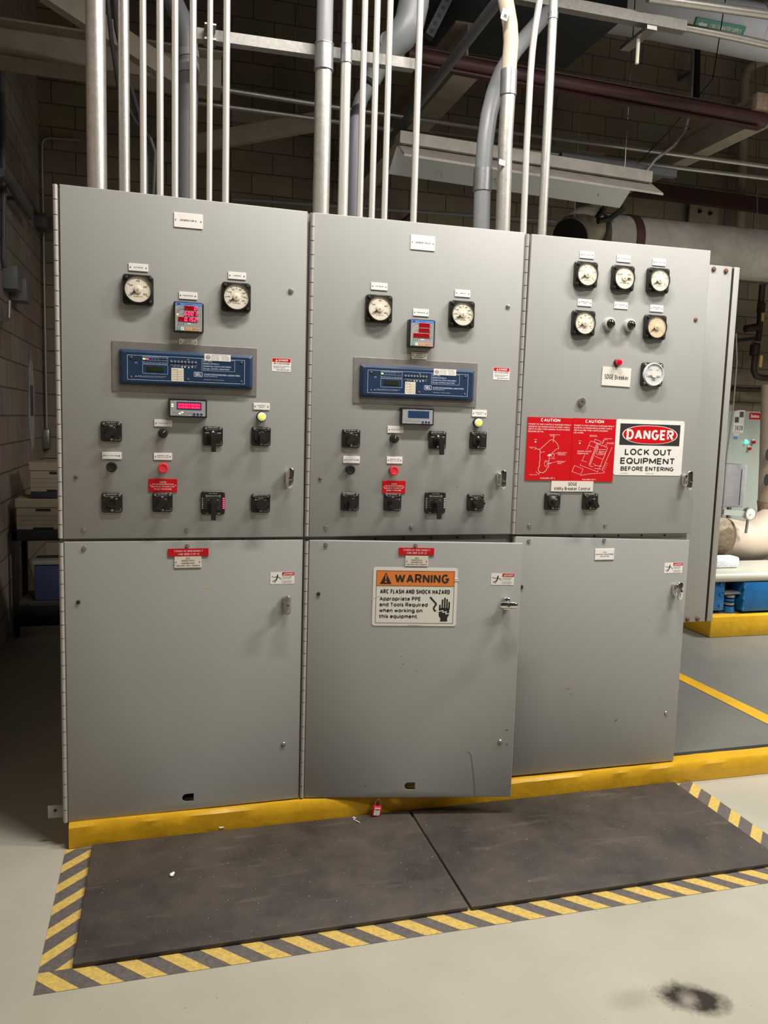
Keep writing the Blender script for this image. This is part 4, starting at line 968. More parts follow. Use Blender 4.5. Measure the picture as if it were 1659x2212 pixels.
def d_warn(b, y):
    W, H = .318, .218
    b.rect(0, .0765, W, .061, y, ORANGE); b.frame(0, -.001, W, H, .0016, y-.0003, INK); b.line((-W/2, .0455), (W/2, .0455), .0018, y-.0003, INK)
    b.flat([(-.145, .053), (-.0975, .053), (-.121, .101)], y-.0003, INK); b.flat([(-.1235, .091), (-.1185, .091), (-.1195, .069), (-.1225, .069)], y-.0006, ORANGE); b.disc(-.121, .062, .0038, y-.0006, ORANGE, 14)
    b.text('WARNING', .026, .0765, .0385, y-.0003, INK, w=.222, bold=.022)
    b.text('ARC FLASH AND SHOCK HAZARD', .000, .022, .0185, y, INK, w=.286, bold=.03)
    for i, (s, w_) in enumerate((('Appropriate PPE', .168), ('and Tools Required', .197), ('when working on', .176), ('this equipment.', .160))): b.text(s, -.144, -.008-i*.0245, .0165, y, INK, w=w_, al='L', bold=.028)
    # hand and wire
    b.pline([(.062, .000), (.082, -.022), (.089, -.028), (.078, -.045), (.080, -.054), (.088, -.059)], .0072, y, INK)
    hx, hz = .122, -.066
    b.flat([(hx-.016, -.102), (hx+.014, -.102), (hx+.013, -.088), (hx+.021, -.072), (hx+.021, -.045), (hx-.022, -.045), (hx-.022, -.078), (hx-.014, -.090)], y, INK)
    for k, (fx, top, lo) in enumerate(((-.0185, -.034, -.055), (-.0085, -.012, -.05), (.0012, -.004, -.05), (.0105, -.010, -.05), (.0195, -.022, -.05))):
        b.line((hx+fx, lo), (hx+fx, top), .0066, y, INK); b.disc(hx+fx, top, .0033, y, INK, 10)
    b.pline([(hx-.026, -.060), (hx-.004, -.056), (hx-.006, -.064), (hx+.010, -.060), (hx+.006, -.070), (hx+.024, -.068)], .0034, y-.0004, WHITE)
    b.text('SAFETYSIGN.COM  ARC FLASH', 0, -.1195, .003, y, INKG)
    b.flat([(-.176, -.012), (-.142, .004), (-.142, .0065), (-.176, -.0085)], y-.0004, OFFW); b.box(.159, .177, y-.0012, y, .069, .072, WHITE); b.box(.159, .177, y-.0012, y, .077, .079, WHITE)
wsg = sign(F2, 896, 1289.5, .345, .244, d_warn, box=(805, 987, 1226, 1352), label='white sign with orange WARNING band on the open middle door', r=.010, m=mat('sign_white2', (.80, .78, .72), .35))
def d_c1(b, y):
    b.frame(0, 0, .196, .300, .001, y, LEGENDC) if False else None
    b.text('CAUTION', 0, .138, .0155, y, WHITE, w=.086, bold=.03)
    for i, s in enumerate(('POWER TO THIS CAMPUS IS SUPPLIED FROM 2', 'SOURCES AS SHOWN ON PLACARDS 1 AND 2.', 'SEE PLACARD 2 FOR CENTRAL PLANT/COGEN', 'BUILDING DETAIL.')): b.text(s, -.096, .117-i*.0115, .0068, y, WHITE, w=(.188, .184, .184, .070)[i], al='L', bold=.01)
    S = lambda *P: [((p[0]-430)/360*.094, -(p[1]-590)/555*.148) for p in P]
    ln = lambda P, w=.0012, c=False: b.pline(S(*P), w, y, WHITE, c)
    ln([(270, 600), (340, 530), (440, 430), (460, 422), (500, 425), (550, 470), (580, 520), (595, 575), (550, 590), (510, 630), (480, 665)], .0015)
    ln([(200, 580), (235, 595), (270, 600), (285, 640), (278, 700), (288, 770), (275, 850), (285, 890), (262, 940), (270, 985), (300, 1010), (350, 1018), (390, 985), (410, 940), (438, 900), (432, 840), (440, 770), (440, 730), (465, 700)], .0017)
    ln([(285, 655), (360, 635)]); ln([(185, 610), (208, 560)]); ln([(495, 360), (495, 470)], .0010); ln([(505, 360), (505, 400)], .0008)
    ln([(480+22*math.cos(a)+20, 706+36*math.sin(a)) for a in (i*PI/8 for i in range(17))], .0009); ln([(388+26*math.cos(a), 858+48*math.sin(a)) for a in (i*PI/8 for i in range(17))], .0010)
    ln([(360, 803), (440, 803)]); ln([(440, 850), (575, 810)], .0009); ln([(450, 690), (575, 655)], .0008); ln([(228, 1000), (288, 1055)]); ln([(262, 1040), (300, 1010)])
    for P in (((410, 700), (465, 680)), ((415, 712), (470, 695)), ((440, 850), (480, 838))): ln(P, .004)
    b.text('SECONDARY SERVICE', *S((515, 330))[0], .0035, y, WHITE); b.text('SUBSTATION', *S((480, 352))[0], .003, y, WHITE)
    b.text('NORTH', *S((195, 422))[0], .003, y, WHITE); b.disc(*S((195, 465))[0], .004, y, WHITE, 10); b.text('PRIMARY SERVICE', *S((140, 562))[0], .0032, y, WHITE, w=.026); b.text('(MAIN)', *S((135, 580))[0], .003, y, WHITE)
    for i in range(3): b.text(('EMERGENCY SERVICE', 'CENTRAL PLANT', 'COGENERATION')[i], S((580, 0))[0][0], S((0, 648+i*20))[0][1], .0035, y, WHITE, w=(.042, .034, .036)[i], al='L'); b.text(('PRIMARY SERVICE', 'YOU ARE HERE', 'SHOWN')[i], S((585, 0))[0][0], S((0, 805+i*21))[0][1], .0035, y, WHITE, w=(.036, .028, .018)[i], al='L')
    b.text('MAIN GATE', *S((500, 760))[0], .003, y, WHITE); b.text('SERVICE FEED', *S((185, 1055))[0], .0035, y, WHITE, w=.034)
    b.text('PLACARD 1 OF 2', 0, -.1395, .0068, y, WHITE, w=.064, bold=.01)
def d_c2(b, y):
    b.text('CAUTION', -.001, .138, .0155, y, WHITE, w=.086, bold=.03)
    for i, s in enumerate(('POWER TO THIS CAMPUS IS SUPPLIED FROM 2', 'SOURCES AS SHOWN ON PLACARDS 1 AND 2.', 'SEE PLACARD 1 FOR CAMPUS BUILDING', 'LOCATIONS.')): b.text(s, -.095, .117-i*.0115, .0068, y, WHITE, w=(.186, .178, .158, .046)[i], al='L', bold=.01)
    S = lambda *P: [((p[0]-1215)/360*.094, -(p[1]-605)/555*.148) for p in P]
    ln = lambda P, w=.0011, c=False: b.pline(S(*P), w, y, WHITE, c)
    ln([(1160, 435), (1285, 485), (1160, 880), (1200, 910)]); ln([(1160, 435), (1100, 600)]); ln([(1070, 690), (1020, 815)]); ln([(1135, 515), (1250, 565)]); ln([(1040, 795), (1110, 820)])
    ln([(1235, 405), (1350, 445), (1330, 490), (1220, 450)], c=True); ln([(1285, 485), (1470, 555), (1345, 930)], .0014); ln([(1300, 500), (1180, 870)], .0009); ln([(1270, 480), (1150, 865)], .0009)
    ln([(1300, 590), (1440, 590)], .0014); ln([(1300, 530), (1275, 670), (1310, 690)]); ln([(1330, 610), (1310, 680)]); ln([(1250, 710), (1390, 765)])
    ln([(1550, 540), (1395, 960), (1440, 985), (1440, 1005), (1410, 1015), (1150, 1035), (1015, 1065)], .0013); ln([(900, 885), (1055, 945), (1015, 1050), (860, 995)], c=True)
    ln([(1005, 850), (1000, 880), (1125, 925)]); ln([(1130, 925), (1315, 995), (1325, 960)]); ln([(1370, 490), (1400, 420), (1390, 410), (1365, 480)]); ln([(1410, 525), (1430, 490)]); ln([(1445, 530), (1455, 500)])
    for i in range(4): ln([(1445-i*12, 825+i*32), (1490-i*12, 848+i*32)], .0009)
    for i in range(3): b.text('GEN UNIT #%d' % (i+1), S((1330, 0))[0][0], S((0, 625+i*27))[0][1], .0042, y, WHITE, w=.026, al='L')
    ln([(1225, 845), (1265, 865)]); ln([(1200, 890), (1235, 905)]); ln([(1250, 880), (1385, 892)], .0016); ln([(1250, 930), (1370, 945)], .0016)
    b.text('CENTRAL PLANT/', S((932, 0))[0][0], S((0, 628))[0][1], .0065, y, WHITE, w=.066, al='L'); b.text('COGEN BLDG', S((932, 0))[0][0], S((0, 668))[0][1], .0065, y, WHITE, w=.052, al='L')
    b.text('NORTH', *S((972, 440))[0], .003, y, WHITE); b.disc(*S((968, 483))[0], .004, y, WHITE, 10)
    for (s, q, w_) in (('EMERGENCY MAIN', (1135, 338), .034), ('SWITCH & BUS 52-1', (1138, 356), .036), ('COGEN DISCONNECT', (1400, 390), .038), ('SWITCH', (1400, 408), .016), ('UTILITY SERVICE', (1445, 462), .034), ('SWITCH BREAKER', (1445, 480), .034)): b.text(s, *S(q)[0], .0033, y, WHITE, w=w_, al='L')
    b.text('PLACARD 2 OF 2', -.012, -.1415, .0062, y, WHITE, w=.062)
sign(F0, 1185, 968, .200, .300, d_c1, box=(1136.3, 1233.3, 902, 1037.5), label='left red CAUTION placard with a white engraved campus loop map', name='placard', cat='placard', m=REDS, th=.003, group='red caution placards')
sign(F0, 1280.5, 971.5, .200, .302, d_c2, box=(1233.8, 1326.5, 904.5, 1040), label='right red CAUTION placard with a white engraved building plan, beside DANGER sign', name='placard', cat='placard', m=REDS, th=.003, group='red caution placards')
OUT = .0009
def d_t(lines):
    def f(b, y):
        for (s, cz, h, w) in lines: b.text(s, 0, cz, h, y, INK, w=w)
    return f
sign(F0, 1331, 814, .140, .080, d_t([('SDGE Breaker', -.002, .020, .118)]), 'small white placard reading SDGE Breaker below the red lamp', 'placard', 'placard', mat('placard_cream', (.76, .72, .66), .45), th=.003, tilt=.02)
sign(F0, 1235, 1049, .197, .052, d_t([('SDGE', .0115, .0165, .042), ('Utility Breaker Control', -.0115, .0165, .168)]), box=(1190, 1280, 1039, 1061.5), label='white placard reading SDGE Utility Breaker Control above two black switches', name='placard', cat='placard', m=MATS['placard_cream'], th=.0045)
def d_cog(n):
    def f(b, y): b.text('COGEN AC DISCONNECT', .001, .0055, .0072, y, WHITE, w=.108, bold=.015); b.text('LINE SIDE (%d OF 2)' % n, .001, -.0065, .0072, y, WHITE, w=.080, bold=.015)
    return f
sign(F0, 407, 1193, .151, .030, d_cog(1), 'red strip placard reading COGEN AC DISCONNECT LINE SIDE 1 OF 2', 'placard', 'placard', REDS, th=.003, group='red disconnect placards')
sign(F2, 899.5, 1191, .144, .029, d_cog(2), 'red strip placard reading COGEN AC DISCONNECT LINE SIDE 2 OF 2', 'placard', 'placard', REDS, th=.003, group='red disconnect placards')
def d_arc(b, y):
    b.rect(0, .0175, .070, .0135, y, REDS); b.flat([(-.024, .013), (-.014, .013), (-.019, .0215)], y-.0003, WHITE); b.text('DANGER', .007, .0175, .0075, y-.0003, WHITE, w=.036, bold=.02)
    b.text('ARC FLASH HAZARD', 0, .005, .0055, y, INK, w=.062); b.text('Appropriate personal protective', 0, -.005, .0032, y, INK, w=.062); b.text('equipment required', -.008, -.0105, .0032, y, INK, w=.044); b.text('FAILURE TO COMPLY CAN CAUSE DEATH', .006, -.0185, .0038, y, INK, w=.050)
sign(F0, 608, 788.5, .074, .050, d_arc, 'small white and red DANGER arc flash sticker right of the left blue relay', 'sticker', 'sticker', r=.002, th=.0004, group='arc flash stickers')
sign(F0, 1083, 807.5, .074, .050, d_arc, 'small white and red DANGER arc flash sticker right of the middle blue relay', 'sticker', 'sticker', r=.002, th=.0004, group='arc flash stickers')
def d_shock(b, y):
    b.rect(.0235, .017, .048, .013, y, REDS); b.text('DANGER', .028, .017, .0065, y-.0003, WHITE, w=.030, bold=.02); b.flat([(.004, .013), (.012, .013), (.008, .020)], y-.0003, WHITE); b.line((-.001, -.023), (-.001, .023), .0006, y, INK)
    for i, (s, w_) in enumerate((('Hazardous voltage.', .036), ('Will cause death', .032), ('or serious injury.', .030), ('', 1), ('Only for qualified', .034), ('personnel. Turn off', .038), ('and lock out power.', .034))):
        if s: b.text(s, .003, .006-i*.0042, .0028, y, INK, w=w_, al='L', bold=.01)
    b.disc(-.0195, .0115, .0030, y, INK, 12); b.line((-.0195, .008), (-.0230, -.004), .0052, y, INK)
    b.pline([(-.020, .006), (-.030, .004), (-.036, .0035)], .0020, y, INK); b.pline([(-.0195, .007), (-.011, .001), (-.005, -.004)], .0022, y, INK)
    b.pline([(-.0235, -.004), (-.032, -.0105), (-.040, -.013)], .0026, y, INK); b.pline([(-.0225, -.004), (-.027, -.013), (-.032, -.018)], .0026, y, INK); b.pline([(-.044, .006), (-.039, .0085), (-.037, .0035)], .0014, y, INK)
for fr, px, py, w_, t_ in ((F0, 610, 1248.5, 1., 'left cabinet lower door'), (F2, 1085.5, 1251, .95, 'open middle lower door'), (F0, 1454.5, 1226.5, 1., 'right cabinet lower door')):
    sign(fr, px, py, .096, .049, d_shock, 'small DANGER sticker with a falling figure on the '+t_, 'sticker', 'sticker', r=.003, th=.0004, group='electric shock stickers')

# paint marks and scratches on the doors
def marks(cab, fr, lst, mm, name, lab):
    u, z = fr.hit(*lst[0][:2]); b = MB()
    for (px, py, w, h, sh) in lst:
        a, c = fr.hit(px, py); a -= u; c -= z
        P = [(a-w/2, c-h*.3), (a-w*.1, c-h/2), (a+w/2+sh*.4, c-h*.1), (a+w*.3+sh, c+h/2), (a-w*.3+sh, c+h*.35)]; b.flat(P, -.0004, mm)
    put(b, name, cab, fr.world(u, z), -fr.th, label=lab)
marks(A, F0, [(449, 1268, .006, .011, .003)], mat('yellow_fleck', (.7, .55, .03), .6), 'paint_fleck', 'yellow paint fleck')
random.seed(11)
SCUFF = mat('dark_scuff', (.10, .095, .09), .6)
marks(B_, F0, [(987, 1052, .007, .004, 0), (982, 1034, .003, .003, 0)]+[(random.uniform(955, 1045), random.uniform(1000, 1120), .002, .002, 0) for _ in range(14)], SCUFF, 'paint_chips', 'dark chips in the paint')
marks(B_, F2, [(860+random.uniform(-20, 40), 1405+random.uniform(0, 45), .003, .003, 0) for _ in range(5)]+[(1095, 1577, .014, .006, 0), (1095, 1608, .006, .010, 0), (788, 1698, .008, .004, .002)], SCUFF, 'paint_chips', 'dark chips in the paint')
marks(C_, F0, [(1328, 1556, .006, .020, .014), (1235, 1498, .003, .004, 0), (1240, 1508, .003, .003, 0), (1244, 1515, .003, .003, 0), (1220, 1512, .003, .003, 0), (1400, 1342, .004, .003, 0)], SCUFF, 'paint_chips', 'dark chips in the paint')
marks(C_, F0, [(1226, 1488, .020, .006, .006), (1232, 1500, .010, .006, .004), (1424, 1508, .006, .006, .003)], mat('brown_smudge', (.27, .21, .15), .6), 'smudge', 'brown smudge')
b = MB(); P = [(1008, 1626), (1012, 1624), (1017, 1630), (1020, 1650), (1023, 1680), (1026, 1718)]
u, z = F2.hit(*P[0]); q = [(F2.hit(*p)[0]-u, F2.hit(*p)[1]-z) for p in P]
for i in range(len(q)-1): b.line(q[i], q[i+1], .0015+.0009*i, -.0004, mat('dark_scratch', (.16, .16, .155), .5))
put(b, 'scratch', B_, F2.world(u, z), -F2.th)

# padlock hanging below the open door
pl = empty('padlock', on(811, 1762, 'y', -.052), 'small red padlock with white label hanging under the open middle door', 'padlock')
b = MB(); b.box(-.019, .019, -.010, .010, 0, .044, mat('padlock_red', (.55, .01, .02), .35), .003); b.build('lock_body', pl, rot=(0, .16, 0))
b = MB(); b.box(-.013, .012, -.0112, -.0102, .007, .040, WHITE); b.text('DANGER', 0, .034, .004, -.0115, RED, w=.021); b.rect(0, .0305, .021, .003, -.0114, INK); b.text('LOCKED OUT', 0, .022, .003, -.0115, INK, w=.016); b.text('1 OF 3', 0, .012, .004, -.0115, INK, w=.017); b.build('lock_label', pl, rot=(0, .16, 0))
b = MB(); b.tube([(-.011, 0, .04), (-.011, 0, .062), (-.007, 0, .071), (0, 0, .074), (.007, 0, .071), (.011, 0, .062), (.011, 0, .04)], .003, STEEL, 10); b.build('shackle', pl, rot=(0, .16, 0))
# debris
def small(name, px, py, z, mb, label, cat, rz=0): o = mb.build(name, None, fl(px, py, z), rz); return tag(o, label, cat)
b = MB(); b.tube([(-.009, 0, .006), (.009, 0, .006)], .006, CLIP, 12); small('plastic_cap', 478, 1790, .017, b, 'small white plastic cap at the slab edge on the left mat', 'plug')  # loose white cap, modelled as a short cylinder
b = MB(); b.sphere((0, 0, .005), .008, CLIP, 1, 1.3, .6); b.sphere((.006, .010, .004), .005, CLIP); small('cotton_scrap', 371, 1892, .017, b, 'small white scrap lying on the left mat', 'scrap')
b = MB(); b.tube([(-.004, .030, .002), (.006, .036, .002), (.010, .028, .002), (.0, .022, .002), (-.002, .014, .002), (.008, 0, .002), (.016, -.016, .002)], .0016, CLIP, 8); small('cotter_pin', 767, 1775, .018, b, 'white bent wire pin on the mat left of the padlock', 'pin')

# ------------------------------------------------------------------ wireway box at the right side of the cabinets
ww = empty('wireway', (2.706, .3, .69), 'grey narrow vertical steel wireway bolted to the right cabinet side', 'wireway')
b = MB(); b.box(.002, .352, 0, .2, 0, 1.778, GREY, .003); b.build('trunk', ww)
b = MB(); b.box(.356, .360, .004, .19, .005, 1.77, BLACKM); b.box(.361, .396, -.002, .2, 0, 1.778, GREY, .004); b.box(.354, .362, .0, .002, 0, 1.77, BLACKM); b.box(.361, .3625, -.0032, -.001, .02, 1.775, RUSTM); b.build('side_flange', ww)
for (x_, z_) in ((.245, 1.758), (.315, 1.755), (.245, .015), (.305, .015)):
    b = MB(); b.lathe([(.012, 0), (.012, -.004), (.008, -.010), (.003, -.011)], RUSTS, seg=16); b.build('bolt', ww, (x_, 0, z_))

# ------------------------------------------------------------------ conduits above the cabinets
ZTOP = 5.2
def conduit(px, py, w, y, m, label, coupling=None, lower=None, above=None, name='conduit', path=None, group='conduits rising from the cabinets'):
    """vertical pipe from cabinet roof; base pixel, width in pixels at base"""
    p = on(px, py, 'y', y); depth = (p-CAM).dot(F_); r = w*depth/FPX/2
    base = Vector((p.x, y, ZT+.009)); root = empty(name, base, label, 'conduit', group)
    b = MB()
    if path: pts = [Vector((p.x, y, ZT))-base+Vector((0, 0, .009))]+[Vector(q)-base for q in path]; b.tube(pts, r, m, 20)
    else:
        zc = None
        if coupling:
            q = on(px, coupling[0], 'y', y); zc = q.z
        b.cylz(0, 0, 0, (zc or ZTOP)-base.z, r, m, 24)
        if zc: b.cylz(0, 0, zc-base.z+.001, ZTOP-base.z, r*.98, above or m, 24)
    b.build('pipe', root)
    b = MB(); b.cylz(0, 0, 0, .012, r*1.35, GALV, 20); b.build('locknut', root)
    if coupling:
        z0 = on(px, coupling[0], 'y', y).z-base.z; z1 = on(px, coupling[1], 'y', y).z-base.z
        b = MB(); b.cylz(0, 0, z0, z1, r*1.12, COUP, 24); b.cylz(0, 0, z0-.004, z0, r*1.17, COUP, 24); b.cylz(0, 0, z1, z1+.004, r*1.17, COUP, 24); b.build('coupling', root)
    return root, r
Y1 = .25
conduit(210, 401, 41, Y1, GALV, 'thickest bright galvanised conduit at the far left of the row')
conduit(269, 408, 23.5, Y1, GALV, 'medium galvanised conduit next to the thickest one on the left')
for k, (px, py, w, lab) in enumerate(((310, 412, 14.5, 'thin bright conduit, third from the left on the left cabinet'), (346, 417, 15, 'thin bright conduit, fourth from the left on the left cabinet'), (378, 420, 14.5, 'thin bright conduit just left of the dark plastic pipe'), (416, 425, 15, 'thin bright conduit directly in front of the dark plastic pipe'), (452, 430, 12.5, 'thinnest bright conduit, second from right on the left cabinet'), (487, 432, 15, 'thin bright conduit at the right end of the left group'))):
    conduit(px, py, w, Y1+.0, EMT, lab)
conduit(693, 450, 36, Y1, GALV, 'thick galvanised conduit with wide coupling at left of the middle group', (150, 97), above=PVC)
conduit(740, 458, 22, Y1, EMT, 'medium conduit with a coupling, second in the middle group', (134, 97), above=GALV)
for (px, py, w, lab) in ((777, 460, 13.5, 'thin bright conduit, third in the middle group'), (803, 463, 13.5, 'thin bright conduit, fourth in the middle group'), (830, 466, 13.5, 'thin bright conduit, fifth in the middle group'), (893, 472, 14.5, 'thin bright conduit standing alone at the right of the middle group')):
    conduit(px, py, w, Y1, EMT, lab)
# right group
def P(px, py, y): return on(px, py, 'y', y)
conduit(1087, 487, 31, Y1, GALV, 'thick galvanised conduit bending left and turning tan near the top', coupling=None, path=[P(1092, 300, Y1), P(1098, 200, Y1), P(1099, 185, Y1)])
root = bpy.data.objects['conduit'] if False else [o for o in COL.objects if o.name.startswith('conduit') and o.get('label', '').startswith('thick galvanised conduit bending')][0]
def sub(root, name, pts, r, m, lab=None): b = MB(); b.tube([Vector(p)-root.location for p in pts], r, m, 20); return b.build(name, root, label=lab)
r_ = 31*((P(1087, 487, Y1)-CAM).dot(F_))/FPX/2
sub(root, 'coupling', [P(1097.5, 207, Y1), P(1099.5, 152, Y1)], r_*1.13, COUP)
sub(root, 'bend', [P(1099.5, 152, Y1), P(1101, 130, Y1), P(1104, 90, Y1), P(1102, 55, Y1), P(1096, 20, Y1), P(1088, -20, Y1), P(1078, -70, Y1)], r_*1.03, TANP, 'tan painted pipe bend')
b = MB(); b.rect(0, 0, .03, .045, 0, WHITE); b.rect(.003, -.006, .015, .015, -.0004, INKG); q = P(1091, 31, Y1-.047); b.build('pipe_label', root, q-root.location, rot=(0, .25, 0))
b = MB(); b.rect(0, 0, .035, .022, 0, WHITE); q = P(1085, 351, Y1-.034); b.build('tape_scrap', root, q-root.location, rot=(0, .1, .3))
conduit(1131, 493, 14, Y1, EMT, 'thin bright conduit leaning right near the top of the right group', path=[P(1137, 330, Y1), P(1146, 160, Y1), P(1150, 110, Y1), P(1156, 60, Y1), P(1166, 0, Y1), P(1178, -60, Y1)])
conduit(1171, 498, 19, Y1, GALV, 'medium galvanised conduit at the far right of the cabinets', (36, 26))
# back row PVC
def pvc(name, base_px, y, w, pts, m, label, coup=None, elbow=None):
    p = on(*base_px, 'y', y); r = w*((p-CAM).dot(F_))/FPX/2; base = Vector((p.x, y, ZT+.01)); root = empty(name, base, label, 'conduit', 'plastic conduits behind the steel ones')
    W_ = [base]+[P(*q) for q in pts]; b = MB(); b.tube([v-base for v in W_], r, m, 20); b.build('pipe', root)
    for (i0, i1, mm, k) in (coup or []):
        b = MB(); b.tube([P(*i0)-base, P(*i1)-base], r*k, mm, 20); b.build('coupling', root)
    return root
pvc('plastic_conduit', (403, 424), .5, 42, [(404, 300, .5), (407, 160, .5), (407, 120, .5), (405, 85, .5), (396, 50, .55), (380, 15, .6), (360, -30, .7), (340, -80, .8)], PVCD, 'dark grey plastic conduit with an elbow behind the left group',
    [((407, 160, .5), (407, 138, .5), PVC, 1.07), ((407, 126, .5), (406, 110, .5), PVC, 1.07)])
pvc('plastic_conduit', (762, 459), .5, 30, [(764, 330, .5), (768, 260, .52), (780, 215, .58), (792, 195, .62)], PVCD, 'slim grey plastic conduit curving right behind the middle group')
pvc('plastic_conduit', (905, 475), .75, 0.1, [(905, 300, .75)], PVCD, 'x') if False else None
el = empty('plastic_conduit', P(850, 120, .6), 'large grey plastic elbow hanging at the top behind the middle group', 'conduit', 'plastic conduits behind the steel ones')
b = MB(); W_ = [P(*q) for q in ((900, -60, .6), (893, 10, .6), (884, 50, .6), (868, 78, .6), (850, 96, .62), (828, 125, .64), (812, 155, .66), (803, 174, .67))]; rr = 33*((W_[2]-CAM).dot(F_))/FPX
b.tube([v-el.location for v in W_], [rr, rr, rr, rr*.97, rr*.9, rr*.75, rr*.62, rr*.6], PVC, 24); b.build('pipe', el)
b = MB(); b.tube([P(*q)-el.location for q in ((848, 98, .62), (842, 105, .64))], rr*.98, GALV, 24); b.build('coupling', el)
pv = pvc('plastic_conduit', (1041, 484), .42, 36, [(1042, 400, .42), (1045, 350, .42), (1049, 300, .42), (1056, 250, .43), (1068, 200, .46), (1085, 155, .52), (1110, 112, .62), (1145, 70, .75), (1180, 30, .9)], PVC, 'grey plastic conduit curving up to the right behind the right group',
    [((1041.5, 414, .42), (1043.5, 366, .42), COUP, 1.1)])
# ------------------------------------------------------------------ supports and background steel
def strut(p, q, w, h, m, name, label, cat='strut', g=None):
    o = empty(name, p, label, cat, g); b = MB(); d = Vector(q)-Vector(p)
    b.beam((0, 0, 0), d, w, h, m)
    b.build('channel', o)
    return o
s = strut(P(425, 76, .34), P(893, 142, .34), .042, .042, STRUTM, 'strut_channel', 'galvanised strut channel running behind the left and middle conduits', 'strut', 'galvanised struts')
b = MB(); q = P(453, 80, .30)-s.location; b.box(q.x-.022, q.x+.022, q.y-.05, q.y+.02, q.z-.03, q.z-.024, STEEL); b.box(q.x-.022, q.x+.022, q.y-.05, q.y+.02, q.z+.024, q.z+.03, STEEL); b.build('pipe_clamp', s)
s2 = strut(P(1075, -16, .9), P(1478, 60, .9), .05, .055, STRUTM, 'strut_channel', 'galvanised strut channel crossing at upper right above the blue-grey duct', 'strut', 'galvanised struts')
b = MB(); q = P(1395, 62, .9)-s2.location; b.box(q.x-.03, q.x+.03, q.y-.06, q.y+.2, q.z-.03, q.z-.01, STEEL); b.cylz(q.x-.01, q.y+.05, q.z-.16, q.z-.02, .010, OFFW, 10); b.build('hanger_clamp', s2)
# thin electrical pipes
def thinpipe(pts, r, m, label, name='electrical_pipe', cat='pipe', g=None, loc=None):
    W_ = [Vector(p) for p in pts]; o = None; b = MB(); b.tube([v-W_[0] for v in W_], r, m, 12); o = b.build(name, None, W_[0]); return tag(o, label, cat, g)
thinpipe([P(395, 180, 2.34), P(720, 231, 2.34), P(1030, 275, 2.34), P(1700, 366, 2.34)], .016, GALV, 'long grey electrical pipe, upper of two running behind the conduits', g='electrical pipes behind')
thinpipe([P(425, 222, 2.6), P(730, 263, 2.6), P(1180, 328, 2.6), P(1700, 391, 2.6)], .016, GALV, 'long grey electrical pipe, lower of two running behind the conduits', g='electrical pipes behind')
thinpipe([P(1455, 54, .95), P(1580, 79, .95), P(1720, 110, .95)], .020, GALV, 'bright electrical pipe below the CHILLED WATER SUPPLY marker')
thinpipe([P(1400, -5, .8), P(1720, 40, .8)], .024, GALV, 'grey pipe at the very top right above the white insulated pipe')
thinpipe([on(1085, -10, 'x', 1.92), on(842, 305, 'x', 1.92)], .028, PVCD, 'dark straight pipe slanting beneath the blue-grey duct')
def ibeam(p, q, h, w, m, label, t=.012, name='steel_beam'):
    p, q = Vector(p), Vector(q); d = (q-p).normalized(); sd = d.cross(Vector((0, 0, 1))).normalized(); up = sd.cross(d); L = (q-p).length; b = MB(); c = (q-p)/2
    b.obox(c, d, sd, up, L/2, t/2, h/2-t, m); b.obox(c+up*(h/2-t/2), d, sd, up, L/2, w/2, t/2, m); b.obox(c-up*(h/2-t/2), d, sd, up, L/2, w/2, t/2, m)
    o = b.build(name, None, p); return tag(o, label, 'beam', 'steel beams overhead')
# right beam (runs in depth)
a_ = on(1700, 244, 'x', 4.55); c_ = on(1442, 368, 'x', 4.55)
ibeam((4.55, a_.y, a_.z+.10), (4.55, c_.y+1.6, a_.z+.10), .21, .14, CREAMST, 'cream steel beam at right running back above the electrical pipes')
ibeam((2.23, 1.9, 4.02), (2.23, 5.0, 4.02), .32, .17, CREAMST, 'cream steel beam behind the middle conduits with a cut end')
lb = P(0, 95, 2.3)
ibeam((XL+.02, 2.3, P(100, 110, 2.3).z), (P(478, 160, 2.3).x, 2.3, P(100, 110, 2.3).z), .22, .2, CREAMST, 'cream steel beam crossing behind the left conduits')
o = MB(); p, q = P(95, -25, 1.6), P(372, 160, 2.05); o.beam((0, 0, 0), q-p, .06, .12, CREAMST); tag(o.build('brace', None, p), 'cream steel brace sloping down behind the left conduits', 'brace')
o = MB(); p, q = P(425, 310, 3.6), P(690, 262, 3.2); o.beam((0, 0, 0), q-p, .05, .13, CREAMST); tag(o.build('brace', None, p), 'pale brace between the left and middle conduit groups', 'brace')
o = MB(); p, q = P(500, 245, 4.6), P(1300, 345, 4.6); o.beam((0, 0, 0), q-p, .10, .10, CREAMST); tag(o.build('wall_ledge', None, p), 'long brown ledge along the back wall behind the conduits', 'ledge')
# red-brown pipe
o = empty('red_oxide_rail', P(880, 118, 1.75), 'dark red-brown steel rail crossing from the middle to the right beam', 'rail')
for (dy, r) in ((0, .045), ):
    b = MB(); b.tube([Vector((0, 0, 0)), P(1652, 262, 1.75)-o.location], r, REDIRON, 14); b.build('tube', o)
b = MB(); b.beam(P(880, 101, 1.77)-o.location, P(1655, 244, 1.77)-o.location, .045, .010, REDIRON); b.build('top_flange', o)
b = MB(); b.beam(P(880, 137, 1.73)-o.location, P(1640, 279, 1.73)-o.location, .045, .012, REDIRON); b.build('bottom_flange', o)
b = MB(); b.box(-.10, .03, -.03, .03, -.05, .06, RUSTM, .01); b.build('end_bracket', o, P(1655, 225, 1.72)-o.location)
o = MB(); p, q = P(1360, 405, 4.72), P(2010, 495, 4.72); o.beam((0, 0, 0), q-p, .08, .15, REDIRON); tag(o.build('red_oxide_rail', None, p), 'lower dark red-brown rail along the back wall at right', 'rail')
